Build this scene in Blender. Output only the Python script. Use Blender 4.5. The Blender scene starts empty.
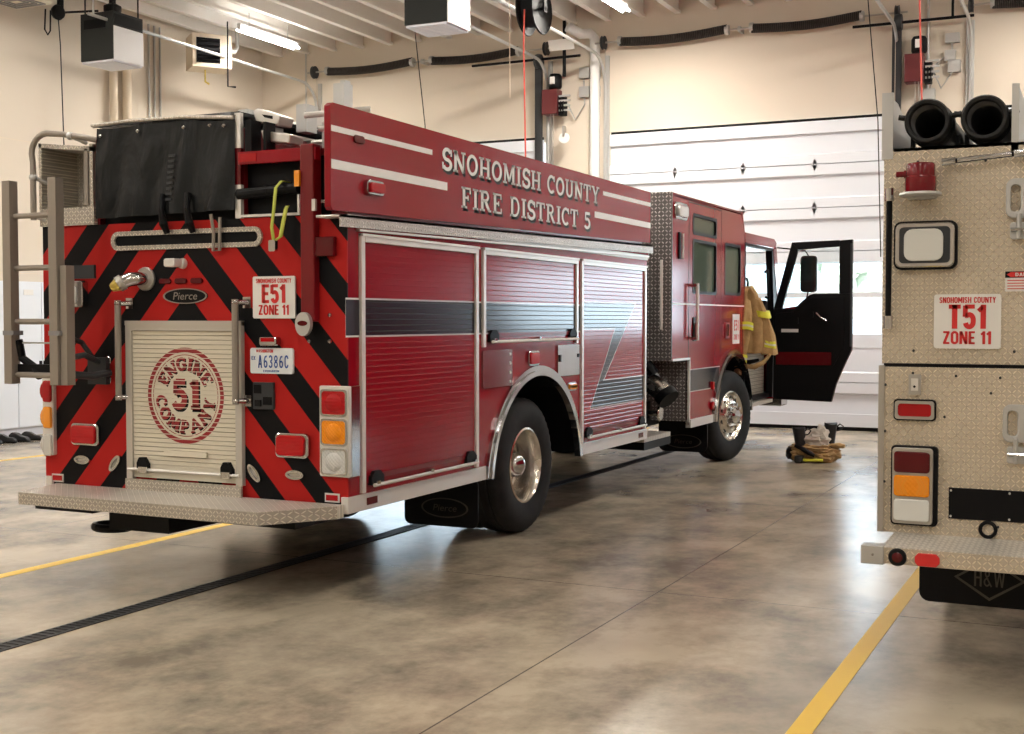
import bpy, bmesh, math, random
from mathutils import Vector, Matrix, Euler
random.seed(7)
scene = bpy.context.scene
COL = scene.collection
PI = math.pi

# ------------------------------------------------------------ camera, sky, daylight, exposure
cam_d = bpy.data.cameras.new('camera')
cam = bpy.data.objects.new('camera', cam_d)
COL.objects.link(cam)
cam_d.sensor_width = 36.0
cam_d.lens = 36.0 * 1255.0 / 1024.0
cam.location = (4.19, -6.40, 1.65)
cam.rotation_euler = (PI / 2 - math.atan(47 / 1255.0), 0, math.atan(603 / 1255.0))
cam_d.clip_end = 400
scene.camera = cam

world = bpy.data.worlds.new('overcast_sky')
scene.world = world
world.use_nodes = True
bg = world.node_tree.nodes['Background']
bg.inputs[0].default_value = (0.80, 0.90, 1.0, 1)
bg.inputs[1].default_value = 2.8

def area(name, loc, rot, sx, sy, power, color=(1, 1, 1)):
    d = bpy.data.lights.new(name, 'AREA')
    d.shape = 'RECTANGLE'; d.size = sx; d.size_y = sy
    d.energy = power; d.color = color
    o = bpy.data.objects.new(name, d)
    COL.objects.link(o)
    o.location = loc; o.rotation_euler = rot
    return o

BACK_Y, FRONT_Y, LEFT_X, RIGHT_X, CEIL_Z = -15.0, 13.55, -10.75, 13.6, 6.68
FZ = -0.07            # height of the floor below the engine's own datum
DOORS_X = [(-9.30, -4.75), (-3.50, 1.05), (2.30, 6.85), (8.10, 12.65)]
for k, (a, b) in enumerate(DOORS_X):          # daylight through the glazed rows of the front doors
    area('daylight_through_door_windows', ((a + b) / 2, FRONT_Y + 0.55, 2.1), (-PI / 2, 0, 0), b - a, 1.3, 160, (0.72, 0.86, 1.0))

sun_d = bpy.data.lights.new('sun', 'SUN'); sun_d.energy = 30.0; sun_d.angle = 0.02; sun_d.color = (1.0, 0.96, 0.9)
sun = bpy.data.objects.new('sun', sun_d); COL.objects.link(sun); sun.rotation_euler = (math.radians(22), 0, math.radians(12))

vs = scene.view_settings
vs.view_transform = 'Standard'
vs.look = 'None'
vs.gamma = 1.0
vs.use_curve_mapping = False
vs.exposure = 0.0
scene.display_settings.display_device = 'sRGB'
try:
    scene.cycles.use_denoising = True
    scene.cycles.max_bounces = 8
    scene.cycles.sample_clamp_indirect = 6.0
except Exception:
    pass

# ------------------------------------------------------------ node expressions
class E:
    def __init__(s, nt, v): s.nt, s.v = nt, v
    def _op(s, op, *a):
        n = s.nt.nodes.new('ShaderNodeMath'); n.operation = op
        for i, x in enumerate((s,) + a):
            if isinstance(x, E):
                if isinstance(x.v, (int, float)): n.inputs[i].default_value = x.v
                else: s.nt.links.new(x.v, n.inputs[i])
            else: n.inputs[i].default_value = x
        return E(s.nt, n.outputs[0])
    def __add__(s, o): return s._op('ADD', o)
    def __radd__(s, o): return s._op('ADD', o)
    def __sub__(s, o): return s._op('SUBTRACT', o)
    def __rsub__(s, o): return E(s.nt, o)._op('SUBTRACT', s)
    def __mul__(s, o): return s._op('MULTIPLY', o)
    def __rmul__(s, o): return s._op('MULTIPLY', o)
    def __truediv__(s, o): return s._op('DIVIDE', o)
    def abs(s): return s._op('ABSOLUTE')
    def floor(s): return s._op('FLOOR')
    def frac(s): return s._op('FRACT')
    def mod(s, m): return s._op('FLOORED_MODULO', m)
    def sin(s): return s._op('SINE')
    def lt(s, o): return s._op('LESS_THAN', o)
    def gt(s, o): return s._op('GREATER_THAN', o)
    def mx(s, o): return s._op('MAXIMUM', o)
    def mn(s, o): return s._op('MINIMUM', o)
    def pw(s, o): return s._op('POWER', o)
    def clamp(s): return s.mx(0.0).mn(1.0)

class Mat:
    def __init__(s, name, col=(0.5, 0.5, 0.5), rough=0.5, metal=0.0, coat=0.0, spec=0.5, emit=None, es=0, coat_rough=0.05):
        s.m = bpy.data.materials.new(name); s.m.use_nodes = True
        s.nt = s.m.node_tree; s.b = s.nt.nodes['Principled BSDF']
        i = s.b.inputs
        i['Base Color'].default_value = (*col, 1); i['Roughness'].default_value = rough
        i['Metallic'].default_value = metal; i['Coat Weight'].default_value = coat
        i['Coat Roughness'].default_value = coat_rough
        i['Specular IOR Level'].default_value = spec
        if emit: i['Emission Color'].default_value = (*emit, 1); i['Emission Strength'].default_value = es
        s._xyz = None
    def xyz(s):
        if not s._xyz:
            t = s.nt.nodes.new('ShaderNodeTexCoord'); x = s.nt.nodes.new('ShaderNodeSeparateXYZ')
            s.nt.links.new(t.outputs['Object'], x.inputs[0]); s.tc = t.outputs['Object']
            s._xyz = [E(s.nt, o) for o in x.outputs]
        return s._xyz
    def noise(s, scale=5, detail=4, rough=0.5, stretch=(1, 1, 1), dist=0.0):
        s.xyz()
        mp = s.nt.nodes.new('ShaderNodeMapping'); mp.inputs['Scale'].default_value = stretch
        s.nt.links.new(s.tc, mp.inputs[0])
        n = s.nt.nodes.new('ShaderNodeTexNoise'); n.inputs['Scale'].default_value = scale
        n.inputs['Detail'].default_value = detail; n.inputs['Roughness'].default_value = rough
        n.inputs['Distortion'].default_value = dist
        s.nt.links.new(mp.outputs[0], n.inputs[0])
        return E(s.nt, n.outputs[0])
    def mix(s, f, a, b):
        n = s.nt.nodes.new('ShaderNodeMix'); n.data_type = 'RGBA'
        s.nt.links.new(f.v, n.inputs[0]) if isinstance(f, E) else None
        for v, k in ((a, 6), (b, 7)):
            if isinstance(v, tuple): n.inputs[k].default_value = (*v, 1)
            else: s.nt.links.new(v, n.inputs[k])
        return n.outputs[2]
    def color(s, sock): s.nt.links.new(sock, s.b.inputs['Base Color']); return s
    def rough(s, e): s.nt.links.new(e.v, s.b.inputs['Roughness']); return s
    def bump(s, e, strength=0.5, dist=0.01):
        n = s.nt.nodes.new('ShaderNodeBump'); n.inputs['Strength'].default_value = strength
        n.inputs['Distance'].default_value = dist
        s.nt.links.new(e.v, n.inputs['Height'])
        s.nt.links.new(n.outputs[0], s.b.inputs['Normal'])
        return s
M = {}
def mk(key, *a, **k):
    M[key] = Mat(key, *a, **k); return M[key]

RED = (0.25, 0.004, 0.012)
mk('red_paint', RED, 0.13, 0, 0.0, 0.32)
mk('dark_red_paint', (0.16, 0.004, 0.008), 0.3, 0, 0.2, 0.3)
mk('white_paint', (0.80, 0.80, 0.79), 0.45)
mk('door_white', (0.77, 0.81, 0.88), 0.42)
mk('white_decal', (0.78, 0.77, 0.74), 0.4)
mk('silver_decal', (0.80, 0.79, 0.77), 0.4)
mk('black_decal', (0.005, 0.005, 0.006), 0.45, 0, 0, 0.12)
mk('navy_decal', (0.012, 0.014, 0.022), 0.3)
mk('red_decal', (0.62, 0.02, 0.02), 0.4)
mk('blue_decal', (0.03, 0.09, 0.35), 0.4)
mk('aluminium', (0.62, 0.60, 0.57), 0.35, 0.75)
mk('bright_trim', (0.74, 0.72, 0.69), 0.35, 0.35)
mk('chrome', (0.52, 0.52, 0.53), 0.10, 1.0)
mk('steel', (0.45, 0.43, 0.40), 0.38, 0.8)
mk('dull_rail', (0.27, 0.235, 0.20), 0.5, 0.25)
mk('shutter_frame', (0.50, 0.47, 0.42), 0.45, 0.3)
mk('galvanised', (0.50, 0.50, 0.49), 0.45, 0.6)
mk('black_metal', (0.005, 0.005, 0.006), 0.45, 0, 0, 0.12)
mk('dark_grey', (0.035, 0.037, 0.040), 0.5, 0, 0, 0.25)
mk('charcoal', (0.020, 0.022, 0.021), 0.55, 0, 0, 0.2)
mk('interior_black', (0.005, 0.005, 0.006), 0.45, 0, 0, 0.12)
mk('black_plastic', (0.005, 0.005, 0.006), 0.45, 0, 0, 0.12)
mk('flap_print', (0.085, 0.078, 0.065), 0.6, 0, 0, 0.2)
mk('grey_plastic', (0.22, 0.22, 0.23), 0.5)
mk('cream_paint', (0.70, 0.60, 0.47), 0.55)
mk('heater_cream', (0.66, 0.61, 0.50), 0.5)
mk('unit_grey', (0.62, 0.63, 0.70), 0.5)
mk('unit_white', (0.74, 0.74, 0.75), 0.45)
mk('red_enamel', (0.26, 0.008, 0.012), 0.35)
mk('beacon_red', (0.15, 0.003, 0.008), 0.15, 0, 0, 0.4)
mk('dark_enamel', (0.10, 0.008, 0.010), 0.4)
mk('hose_red', (0.75, 0.10, 0.07), 0.5)
mk('strap_yellow', (0.45, 0.50, 0.07), 0.6)
mk('line_yellow', (0.80, 0.52, 0.06), 0.45)
mk('lens_red', (0.38, 0.002, 0.006), 0.15, 0, 0.0, 0.4)
mk('lens_dark_red', (0.09, 0.002, 0.005), 0.2, 0, 0.0, 0.35)
mk('lens_amber', (0.85, 0.30, 0.01), 0.12, 0, 1.0)
mk('lens_clear', (0.62, 0.62, 0.60), 0.15, 0.2, 1.0)
mk('lens_white', (0.70, 0.71, 0.68), 0.3, 0, 0.6)
mk('brass', (0.65, 0.50, 0.12), 0.3, 0.7)
mk('seat_grey', (0.06, 0.06, 0.065), 0.7)
mk('skin_leather', (0.33, 0.17, 0.09), 0.6)
mk('plate_white', (0.78, 0.82, 0.85), 0.4)

m = mk('red_lens_ribbed', (0.42, 0.002, 0.006), 0.2, 0, 0.0, 0.4)
x, y, z = m.xyz(); m.bump((z * 300).sin(), 0.25, 0.002)
for k, c in (('amber_ribbed', (0.85, 0.27, 0.004)), ('clear_ribbed', (0.62, 0.62, 0.60))):
    m = mk(k, c, 0.2, 0, 0.0, 0.4); x, y, z = m.xyz(); m.bump(((x + z) * 260).sin() + ((x - z) * 260).sin(), 0.3, 0.002)

m = mk('tyre_rubber', (0.022, 0.022, 0.024), 0.7, 0, 0, 0.15)
n = m.noise(9, 4, 0.6); m.color(m.mix(n, (0.009, 0.009, 0.010), (0.030, 0.029, 0.028))); m.bump(m.noise(60, 3), 0.2, 0.003)
m = mk('polished_wheel', (0.70, 0.66, 0.60), 0.24, 1.0); m.rough(m.noise(8, 3) * 0.2 + 0.14)
m = mk('vinyl', (0.006, 0.007, 0.008), 0.40, 0, 0, 0.2)
m.bump(m.noise(3.2, 3, 0.5, (1.6, 1, 0.7), 0.5) + m.noise(60, 2) * 0.02, 0.6, 0.06)
m = mk('suction_hose', (0.008, 0.008, 0.008), 0.5, 0, 0, 0.3)
m = mk('spring_steel', (0.035, 0.030, 0.027), 0.6, 0, 0, 0.15)
x, y, z = m.xyz(); m.bump((x * 210).sin(), 0.8, 0.01)
m.color(m.mix(((x * 210).sin() * 0.5 + 0.5), (0.010, 0.009, 0.008), (0.055, 0.045, 0.040)))
m = mk('reel_black', (0.008, 0.008, 0.009), 0.75, 0, 0, 0.2)

def diamond(key, plane, cell=0.021, base=(0.62, 0.57, 0.49), rough=0.42, metal=0.55, k=1.0, dirt=0.25, gain=1.30, la=0.60, lb=0.15):
    m = mk(key, base, rough, metal)
    c = m.xyz(); u, v = {'xz': (c[0], c[2]), 'yz': (c[1], c[2]), 'xy': (c[0], c[1])}[plane]
    u = (u + 50) / cell; v = (v + 50) / cell
    par = (u.floor() + v.floor()).mod(2.0)
    fu = u.frac() - 0.5; fv = v.frac() - 0.5
    sg = par * 2 - 1
    a = (fu + fv * sg) * 0.7071; b = (fv - fu * sg) * 0.7071
    h = (1.0 - ((a / la).pw(2.0) + (b / lb).pw(2.0))).clamp()
    h = h._op('SQRT')
    n = m.noise(2.2, 5, 0.6)
    n2 = m.noise(14, 3, 0.6)
    dark = tuple(q * (1 - dirt) for q in base)
    cc = m.mix((n * 1.8 - 0.4).clamp(), dark, base)
    lite = tuple(min(1, q * gain) for q in base)
    m.color(m.mix(h * 0.7, cc, lite))
    m.rough(n2 * 0.18 + (rough - 0.09) - h * 0.10)
    m.bump(h, 0.9 * k, 0.006)
    return m
diamond('plate_rear', 'xz', 0.024, (0.50, 0.46, 0.40), 0.42, 0.5, 1.0, 0.25, 1.9); diamond('plate_top', 'xy', base=(0.66, 0.61, 0.55)); diamond('plate_side', 'yz')
diamond('plate_step', 'xy', 0.026, (0.60, 0.56, 0.50), 0.4, 0.3, 1.0, 0.25, 1.7)
diamond('plate_cab', 'xz', 0.040, (0.17, 0.155, 0.15), 0.36, 0.4, 1.0, 0.2, 6.0, 0.40, 0.17)
diamond('plate_trim', 'yz', 0.030, (0.50, 0.47, 0.44), 0.35, 0.4, 1.0, 0.2, 1.8)
diamond('plate_t51', 'xz', 0.0225, (0.60, 0.515, 0.40), 0.42, 0.25, 1.0, 0.2, 1.7)

# chevron reflective stripes on the tail of the engine
m = mk('chevron', RED, 0.5, 0, 0.0, 0.12)
x, y, z = m.xyz()
val = z + (x + 1.225).abs() * 1.10
st = ((val - 1.8275 + 50 * 0.465) / 0.465).frac().gt(0.545)
m.color(m.mix(st, (0.40, 0.014, 0.012), (0.004, 0.004, 0.005)))

# slatted shutter with the dark band and its white pinstripe
def band_mat(key, mode):
    m = mk(key, RED, 0.16, 0, 0.0, 0.42)
    x, y, z = m.xyz()
    def region(e):
        if mode == 'z':
            R = (z - 1.09) * 1.18 + 4.21; L = (z - 0.86) * 0.85 + 3.92
            inz = z.gt(0.87 - e) * z.lt(1.80 + e)
            top = z.gt(1.575 - e) * y.lt(R + e * 1.4)
            bot = z.lt(1.10 + e) * y.gt(L - e * 1.3)
            mid = y.gt(L - e * 1.3) * y.lt(R + e * 1.4)
            return inz * top.mx(bot).mx(mid)
        if mode == 'cab': return z.gt(0.87 - e) * z.lt(1.10 + e)
        return z.gt(1.555 - e) * z.lt(1.775 + e + (0.0))
    r0 = region(0.0); r1 = region(0.011)
    n = m.mix(r1, RED, (0.55, 0.50, 0.52))
    m.color(m.mix(r0, n, (0.012, 0.014, 0.022)))
    return m
band_mat('side_band', 's'); band_mat('side_z', 'z'); band_mat('cab_band', 'cab')

m = mk('turnout_cloth', (0.40, 0.25, 0.10), 0.85)
x, y, z = m.xyz(); n = m.noise(9, 5, 0.6)
m.color(m.mix(n, (0.20, 0.12, 0.045), (0.60, 0.39, 0.17))); m.bump(m.noise(16, 4, 0.6), 0.6, 0.02)
mk('turnout_yellow', (0.70, 0.72, 0.05), 0.5); mk('reflective_silver', (0.60, 0.60, 0.52), 0.35)
mk('cloth_lining', (0.62, 0.58, 0.52), 0.8).bump(M['cloth_lining'].noise(14, 4), 0.6, 0.02)
mk('boot_rubber', (0.012, 0.012, 0.014), 0.45)

# walls, floor
m = mk('wall_paint', (0.66, 0.56, 0.45), 0.75)
n = m.noise(0.7, 4); m.color(m.mix(n, (0.64, 0.565, 0.47), (0.70, 0.62, 0.52)))
m = mk('ceiling_paint', (0.80, 0.76, 0.70), 0.8)
m = mk('joist_paint', (0.84, 0.81, 0.76), 0.7)
m = mk('concrete', (0.3, 0.27, 0.23), 0.4)
x, y, z = m.xyz()
n1 = m.noise(0.8, 6, 0.55); n2 = m.noise(2.4, 6, 0.6, (1.2, 0.8, 1)); n3 = m.noise(14, 6, 0.7); n4 = m.noise(90, 2)
big = ((n1 - 0.5) * 2.6 + (n2 - 0.5) * 2.1 + (n3 - 0.5) * 0.8 + 0.55).clamp()
c1 = m.mix(big, (0.19, 0.163, 0.125), (0.53, 0.45, 0.335))
c2 = m.mix(((m.noise(0.45, 5, 0.6) - 0.50) * 6).clamp() * 0.40, c1, (0.24, 0.21, 0.18))
# saw-cut joints: along the bays at x = 0.42 + k*..., across every 3.6 m
jx = (((x - 1.61) / 2.70 + 20).frac() - 0.5).abs() * 2.70
jy = (((y - 1.10) / 4.0 + 20).frac() - 0.5).abs() * 4.0
jx = (1.35 - jx).lt(0.005); jy = (2.0 - jy).lt(0.005)
jt = jx.mx(jy) * 0.75
m.color(m.mix(jt, c2, (0.05, 0.045, 0.04)))
m.b.inputs['Roughness'].default_value = 0.27
m.b.inputs['Specular IOR Level'].default_value = 0.6
m.bump(jt * -1, 0.3, 0.004)
m = mk('apron_concrete', (0.62, 0.62, 0.60), 0.8)
m = mk('leaves', (0.10, 0.22, 0.06), 0.8); m.color(m.mix(m.noise(3, 5), (0.45, 0.52, 0.45), (0.62, 0.68, 0.60)))

def glass(key, tint, mixf, rough=0.02):
    mm = bpy.data.materials.new(key); mm.use_nodes = True; nt = mm.node_tree; nt.nodes.clear()
    out = nt.nodes.new('ShaderNodeOutputMaterial'); mix = nt.nodes.new('ShaderNodeMixShader')
    tr = nt.nodes.new('ShaderNodeBsdfTransparent'); gl = nt.nodes.new('ShaderNodeBsdfGlossy')
    tr.inputs[0].default_value = (*tint, 1); gl.inputs[0].default_value = (1, 1, 1, 1); gl.inputs['Roughness'].default_value = rough
    fr = nt.nodes.new('ShaderNodeLayerWeight'); fr.inputs[0].default_value = mixf
    nt.links.new(fr.outputs['Fresnel'], mix.inputs[0]); nt.links.new(tr.outputs[0], mix.inputs[1])
    nt.links.new(gl.outputs[0], mix.inputs[2]); nt.links.new(mix.outputs[0], out.inputs[0])
    class G: pass
    g = G(); g.m = mm; M[key] = g
glass('clear_glass', (0.93, 0.96, 0.96), 0.25)
glass('tinted_glass', (0.25, 0.30, 0.27), 0.45)
_nt = M['tinted_glass'].m.node_tree; _o = [n for n in _nt.nodes if n.type == 'OUTPUT_MATERIAL'][0]; _mx = _o.inputs[0].links[0].from_node
_df = _nt.nodes.new('ShaderNodeBsdfDiffuse'); _df.inputs[0].default_value = (0.13, 0.17, 0.13, 1); _m2 = _nt.nodes.new('ShaderNodeMixShader'); _m2.inputs[0].default_value = 0.55
_nt.links.new(_mx.outputs[0], _m2.inputs[1]); _nt.links.new(_df.outputs[0], _m2.inputs[2]); _nt.links.new(_m2.outputs[0], _o.inputs[0])
glass('cyan_glass', (0.55, 0.85, 0.85), 0.3)
mk('tube_glow', (1, 1, 1), 0.5, emit=(1.0, 0.97, 0.92), es=45)

# ------------------------------------------------------------ mesh helpers
OFF = {}
YS = 0.0
class MB:
    def __init__(s): s.bm = bmesh.new()
    def face(s, pts):
        try: return s.bm.faces.new([s.bm.verts.new(p) for p in pts])
        except ValueError: return None
    def box(s, x0, x1, y0, y1, z0, z1):
        v = [s.bm.verts.new((x, y, z)) for x in (x0, x1) for y in (y0, y1) for z in (z0, z1)]
        for f in ((0, 1, 3, 2), (4, 6, 7, 5), (0, 4, 5, 1), (2, 3, 7, 6), (0, 2, 6, 4), (1, 5, 7, 3)):
            s.bm.faces.new([v[i] for i in f])
        return s
    def prism(s, poly, ax, a, b):
        def P(u, v, w): return {'x': (w, u, v), 'y': (u, w, v), 'z': (u, v, w)}[ax]
        A = [s.bm.verts.new(P(u, v, a)) for u, v in poly]; B = [s.bm.verts.new(P(u, v, b)) for u, v in poly]
        n = len(poly)
        s.bm.faces.new(A); s.bm.faces.new(B[::-1])
        for i in range(n): s.bm.faces.new([A[i], A[(i + 1) % n], B[(i + 1) % n], B[i]])
        return s
    def frame(s, outer, inner, ax, a, b):
        """ring between two polygons with the same number of points"""
        def P(u, v, w): return {'x': (w, u, v), 'y': (u, w, v), 'z': (u, v, w)}[ax]
        n = len(outer)
        q = [[s.bm.verts.new(P(u, v, w)) for u, v in p] for w in (a, b) for p in (outer, inner)]
        for i in range(n):
            j = (i + 1) % n
            s.bm.faces.new([q[0][i], q[0][j], q[1][j], q[1][i]]); s.bm.faces.new([q[2][i], q[3][i], q[3][j], q[2][j]])
            s.bm.faces.new([q[0][i], q[2][i], q[2][j], q[0][j]]); s.bm.faces.new([q[1][i], q[1][j], q[3][j], q[3][i]])
        return s
    def tube(s, pts, r, seg=10, closed=False, cap=True):
        pts = [Vector(p) for p in pts]; n = len(pts); rings = []
        up = None
        for i, p in enumerate(pts):
            a = pts[i - 1] if (i > 0 or closed) else p; b = pts[(i + 1) % n] if (i < n - 1 or closed) else p
            d = (b - a).normalized()
            if up is None:
                up = d.orthogonal().normalized()
            up = (up - d * up.dot(d)).normalized(); w = d.cross(up)
            rr = r[i] if isinstance(r, (list, tuple)) else r
            rings.append([s.bm.verts.new(p + (up * math.cos(t) + w * math.sin(t)) * rr) for t in [2 * PI * k / seg for k in range(seg)]])
        m_ = n if closed else n - 1
        for i in range(m_):
            A, B = rings[i], rings[(i + 1) % n]
            for k in range(seg): s.bm.faces.new([A[k], A[(k + 1) % seg], B[(k + 1) % seg], B[k]])
        if cap and not closed:
            s.bm.faces.new(rings[0][::-1]); s.bm.faces.new(rings[-1])
        return s
    def cyl(s, a, b, r, seg=16, r2=None): return s.tube([a, b], [r, r if r2 is None else r2], seg)
    def lathe(s, prof, c, ax='x', seg=32, mod=None):
        """prof: (radius, offset along axis)"""
        c = Vector(c); rings = []
        for j, (r, o) in enumerate(prof):
            ring = []
            for k in range(seg):
                t = 2 * PI * k / seg; rr = r + (mod(j, k) if mod else 0)
                u, v = rr * math.cos(t), rr * math.sin(t)
                p = {'x': (o, u, v), 'y': (u, o, v), 'z': (u, v, o)}[ax]
                ring.append(s.bm.verts.new(c + Vector(p)))
            rings.append(ring)
        for i in range(len(prof) - 1):
            A, B = rings[i], rings[i + 1]
            for k in range(seg):
                try: s.bm.faces.new([A[k], A[(k + 1) % seg], B[(k + 1) % seg], B[k]])
                except ValueError: pass
        if prof[0][0] > 1e-4: pass
        return s
    def rbox(s, x0, x1, y0, y1, z0, z1, r, ax='y', seg=4):
        """box whose outline, seen along ax, has rounded corners"""
        a0, a1, b0, b1, c0, c1 = {'y': (x0, x1, z0, z1, y0, y1), 'x': (y0, y1, z0, z1, x0, x1), 'z': (x0, x1, y0, y1, z0, z1)}[ax]
        return s.prism(rr(a0, a1, b0, b1, r, seg), ax, c0, c1)
    def sphere(s, c, r, seg=12, scale=(1, 1, 1)):
        mt = Matrix.Translation(c) @ Matrix.Diagonal((r * scale[0], r * scale[1], r * scale[2], 1))
        bmesh.ops.create_uvsphere(s.bm, u_segments=seg, v_segments=max(6, seg // 2), radius=1, matrix=mt)
        return s
    def rot(s, angle, axis, center):
        bmesh.ops.rotate(s.bm, verts=s.bm.verts, cent=center, matrix=Matrix.Rotation(angle, 3, axis)); return s
    def build(s, name, mat, parent=None, smooth=False, bevel=0, label=None, keep=False):
        off = OFF.get(parent.name, Vector((0, 0, 0))) if parent else Vector((0, 0, 0))
        if off.length: bmesh.ops.translate(s.bm, verts=s.bm.verts, vec=-off)
        bmesh.ops.recalc_face_normals(s.bm, faces=s.bm.faces)
        if YS: bmesh.ops.translate(s.bm, verts=s.bm.verts, vec=(0, YS, 0))
        me = bpy.data.meshes.new(name); s.bm.to_mesh(me); s.bm.free()
        me.materials.append(M[mat].m)
        if smooth:
            me.polygons.foreach_set('use_smooth', [True] * len(me.polygons))
            try: me.set_sharp_from_angle(angle=math.radians(38))
            except Exception: pass
        o = bpy.data.objects.new(name, me); COL.objects.link(o)
        if parent:
            o.parent = parent
        OFF[o.name] = off
        if bevel:
            b = o.modifiers.new('bevel', 'BEVEL'); b.width = bevel; b.segments = 2; b.limit_method = 'ANGLE'
        if label: o['label'] = label
        return o

def rr(a0, a1, b0, b1, r, seg=4):
    out = []
    for cx, cy, t0 in ((a1 - r, b1 - r, 0), (a0 + r, b1 - r, 90), (a0 + r, b0 + r, 180), (a1 - r, b0 + r, 270)):
        for k in range(seg + 1):
            t = math.radians(t0 + 90 * k / seg); out.append((cx + r * math.cos(t), cy + r * math.sin(t)))
    return out

def thing(name, label, cat, loc=(0, 0, 0), group=None):
    o = bpy.data.objects.new(name, None); COL.objects.link(o); o.empty_display_size = 0.2
    o.location = loc; OFF[o.name] = Vector(loc)
    o['label'] = label; o['category'] = cat
    if group: o['group'] = group
    return o
def tag(o, label, cat, group=None):
    o['label'] = label; o['category'] = cat
    if group: o['group'] = group
    return o
def struct(o): o['kind'] = 'structure'; return o
def recentre(o, loc):
    """put the origin of a single mesh thing at its base"""
    o.data.transform(Matrix.Translation(-Vector(loc))); o.location = loc; OFF[o.name] = Vector(loc); return o
def copy_tree(o, parent=None):
    c = o.copy(); COL.objects.link(c); OFF[c.name] = OFF[o.name]
    if parent: c.parent = parent
    for ch in list(o.children): copy_tree(ch, c)
    return c

# ------------------------------------------------------------ lettering
def text_mesh(mb, txt, size, fn, xs=1.0, bold=0.0, space=1.0, align='LEFT'):
    cu = bpy.data.curves.new('t', 'FONT'); cu.body = txt; cu.size = size; cu.offset = bold; cu.space_character = space
    cu.align_x = align; cu.resolution_u = 3
    ob = bpy.data.objects.new('t', cu); COL.objects.link(ob)
    dg = bpy.context.evaluated_depsgraph_get(); me = bpy.data.meshes.new_from_object(ob.evaluated_get(dg))
    vs_ = [mb.bm.verts.new(fn(v.co.x * xs, v.co.y)) for v in me.vertices]
    for p in me.polygons:
        try: mb.bm.faces.new([vs_[i] for i in p.vertices])
        except ValueError: pass
    bpy.data.objects.remove(ob); bpy.data.curves.remove(cu); bpy.data.meshes.remove(me)
def ell(cx, cy, rx, ry, a0, a1, n=14):
    return [(cx + rx * math.cos(math.radians(a0 + (a1 - a0) * k / n)), cy + ry * math.sin(math.radians(a0 + (a1 - a0) * k / n))) for k in range(n + 1)]
T, H = 0.17, 0.10       # thick and thin strokes of the slab letters
def sv(x, y0=0.0, y1=1.0, w=T): return ([(x, y0), (x, y1)], w)
def sh(x0, x1, y, w=H): return ([(x0, y), (x1, y)], w)
def ft(x, y, l=0.17): return sh(x - l, x + l, y)
B0, B1 = 0.05, 0.95
GL = {
 'S': (0.66, [(ell(.34, .715, .22, .235, 20, 270) + ell(.34, .26, .24, .22, 90, -160), T), sv(.60, .66, .97, .09), sv(.07, .03, .34, .09)]),
 'N': (0.84, [sv(.16), sv(.68, w=.10), ([(.13, .97), (.69, .03)], T), ft(.16, B0, .15), ft(.15, B1, .14), ft(.68, B1, .15)]),
 'O': (0.78, [(ell(.39, .5, .30, .43, 0, 360, 26), .155)]),
 'H': (0.86, [sv(.19), sv(.67), sh(.19, .67, .5), ft(.19, B0), ft(.19, B1), ft(.67, B0), ft(.67, B1)]),
 'M': (0.98, [sv(.17, w=.12), sv(.81), ([(.2, .97), (.49, .12)], .15), ([(.49, .12), (.78, .97)], .12), ft(.17, B0, .15), ft(.13, B1, .11), ft(.81, B0, .16), ft(.85, B1, .11)]),
 'I': (0.42, [sv(.21), ft(.21, B0, .18), ft(.21, B1, .18)]),
 'C': (0.72, [(ell(.38, .5, .30, .43, 48, 312, 22), .155), sv(.62, .66, .97, .09)]),
 'U': (0.84, [([(.19, 1), (.19, .38)] + ell(.42, .33, .23, .26, 180, 360, 10) + [(.65, .38), (.65, 1)], .145), ft(.19, B1), ft(.65, B1, .15)]),
 'T': (0.76, [sv(.38), sh(.04, .72, B1), ft(.38, B0, .18), sv(.07, .70, 1, .08), sv(.69, .70, 1, .08)]),
 'Y': (0.84, [sv(.42, 0, .48), ([(.17, .97), (.43, .42)], T), ([(.67, .97), (.42, .42)], .11), ft(.42, B0, .18), ft(.16, B1, .15), ft(.68, B1, .15)]),
 'F': (0.68, [sv(.19), sh(.1, .62, B1), sh(.19, .48, .5), ft(.21, B0, .19), sv(.60, .70, 1, .08), ft(.12, B1, .1), sv(.46, .38, .62, .07)]),
 'R': (0.84, [sv(.19), ([(.19, .95), (.42, .95)] + ell(.42, .74, .18, .21, 90, -90, 8) + [(.19, .53)], .13), ([(.40, .53), (.68, .03)], T), ft(.19, B0), ft(.1, B1, .09), ft(.70, B0, .11)]),
 'E': (0.72, [sv(.19), sh(.04, .64, B1), sh(.19, .46, .5), sh(.04, .66, B0), sv(.62, .72, 1, .08), sv(.64, 0, .28, .08), sv(.45, .38, .62, .07)]),
 'D': (0.82, [sv(.19), ([(.05, .945), (.40, .945)] + ell(.40, .5, .29, .445, 90, -90, 12) + [(.05, .055)], .125)]),
 'G': (0.78, [(ell(.38, .5, .30, .43, 48, 340, 22), .155), sv(.63, .05, .46, .14), sh(.42, .76, .46), sv(.62, .66, .97, .09)]),
 'P': (0.72, [sv(.19), ([(.1, .95), (.40, .95)] + ell(.40, .72, .20, .23, 90, -90, 8) + [(.19, .49)], .13), ft(.19, B0), ft(.1, B1, .09)]),
 'A': (0.86, [([(.42, 1), (.14, .03)], .11), ([(.42, 1), (.72, .03)], T), sh(.24, .62, .33), ft(.14, B0, .13), ft(.72, B0, .14)]),
 '5': (0.70, [([(.60, .91), (.20, .91)], .17), ([(.18, .98), (.16, .52)], .12), (ell(.32, .33, .25, .26, 130, -150, 16), T)]),
 '1': (0.52, [sv(.28, w=.2), ft(.28, B0, .2), ([(.06, .80), (.28, .93)], .12)]),
 ' ': (0.42, []),
}
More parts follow.
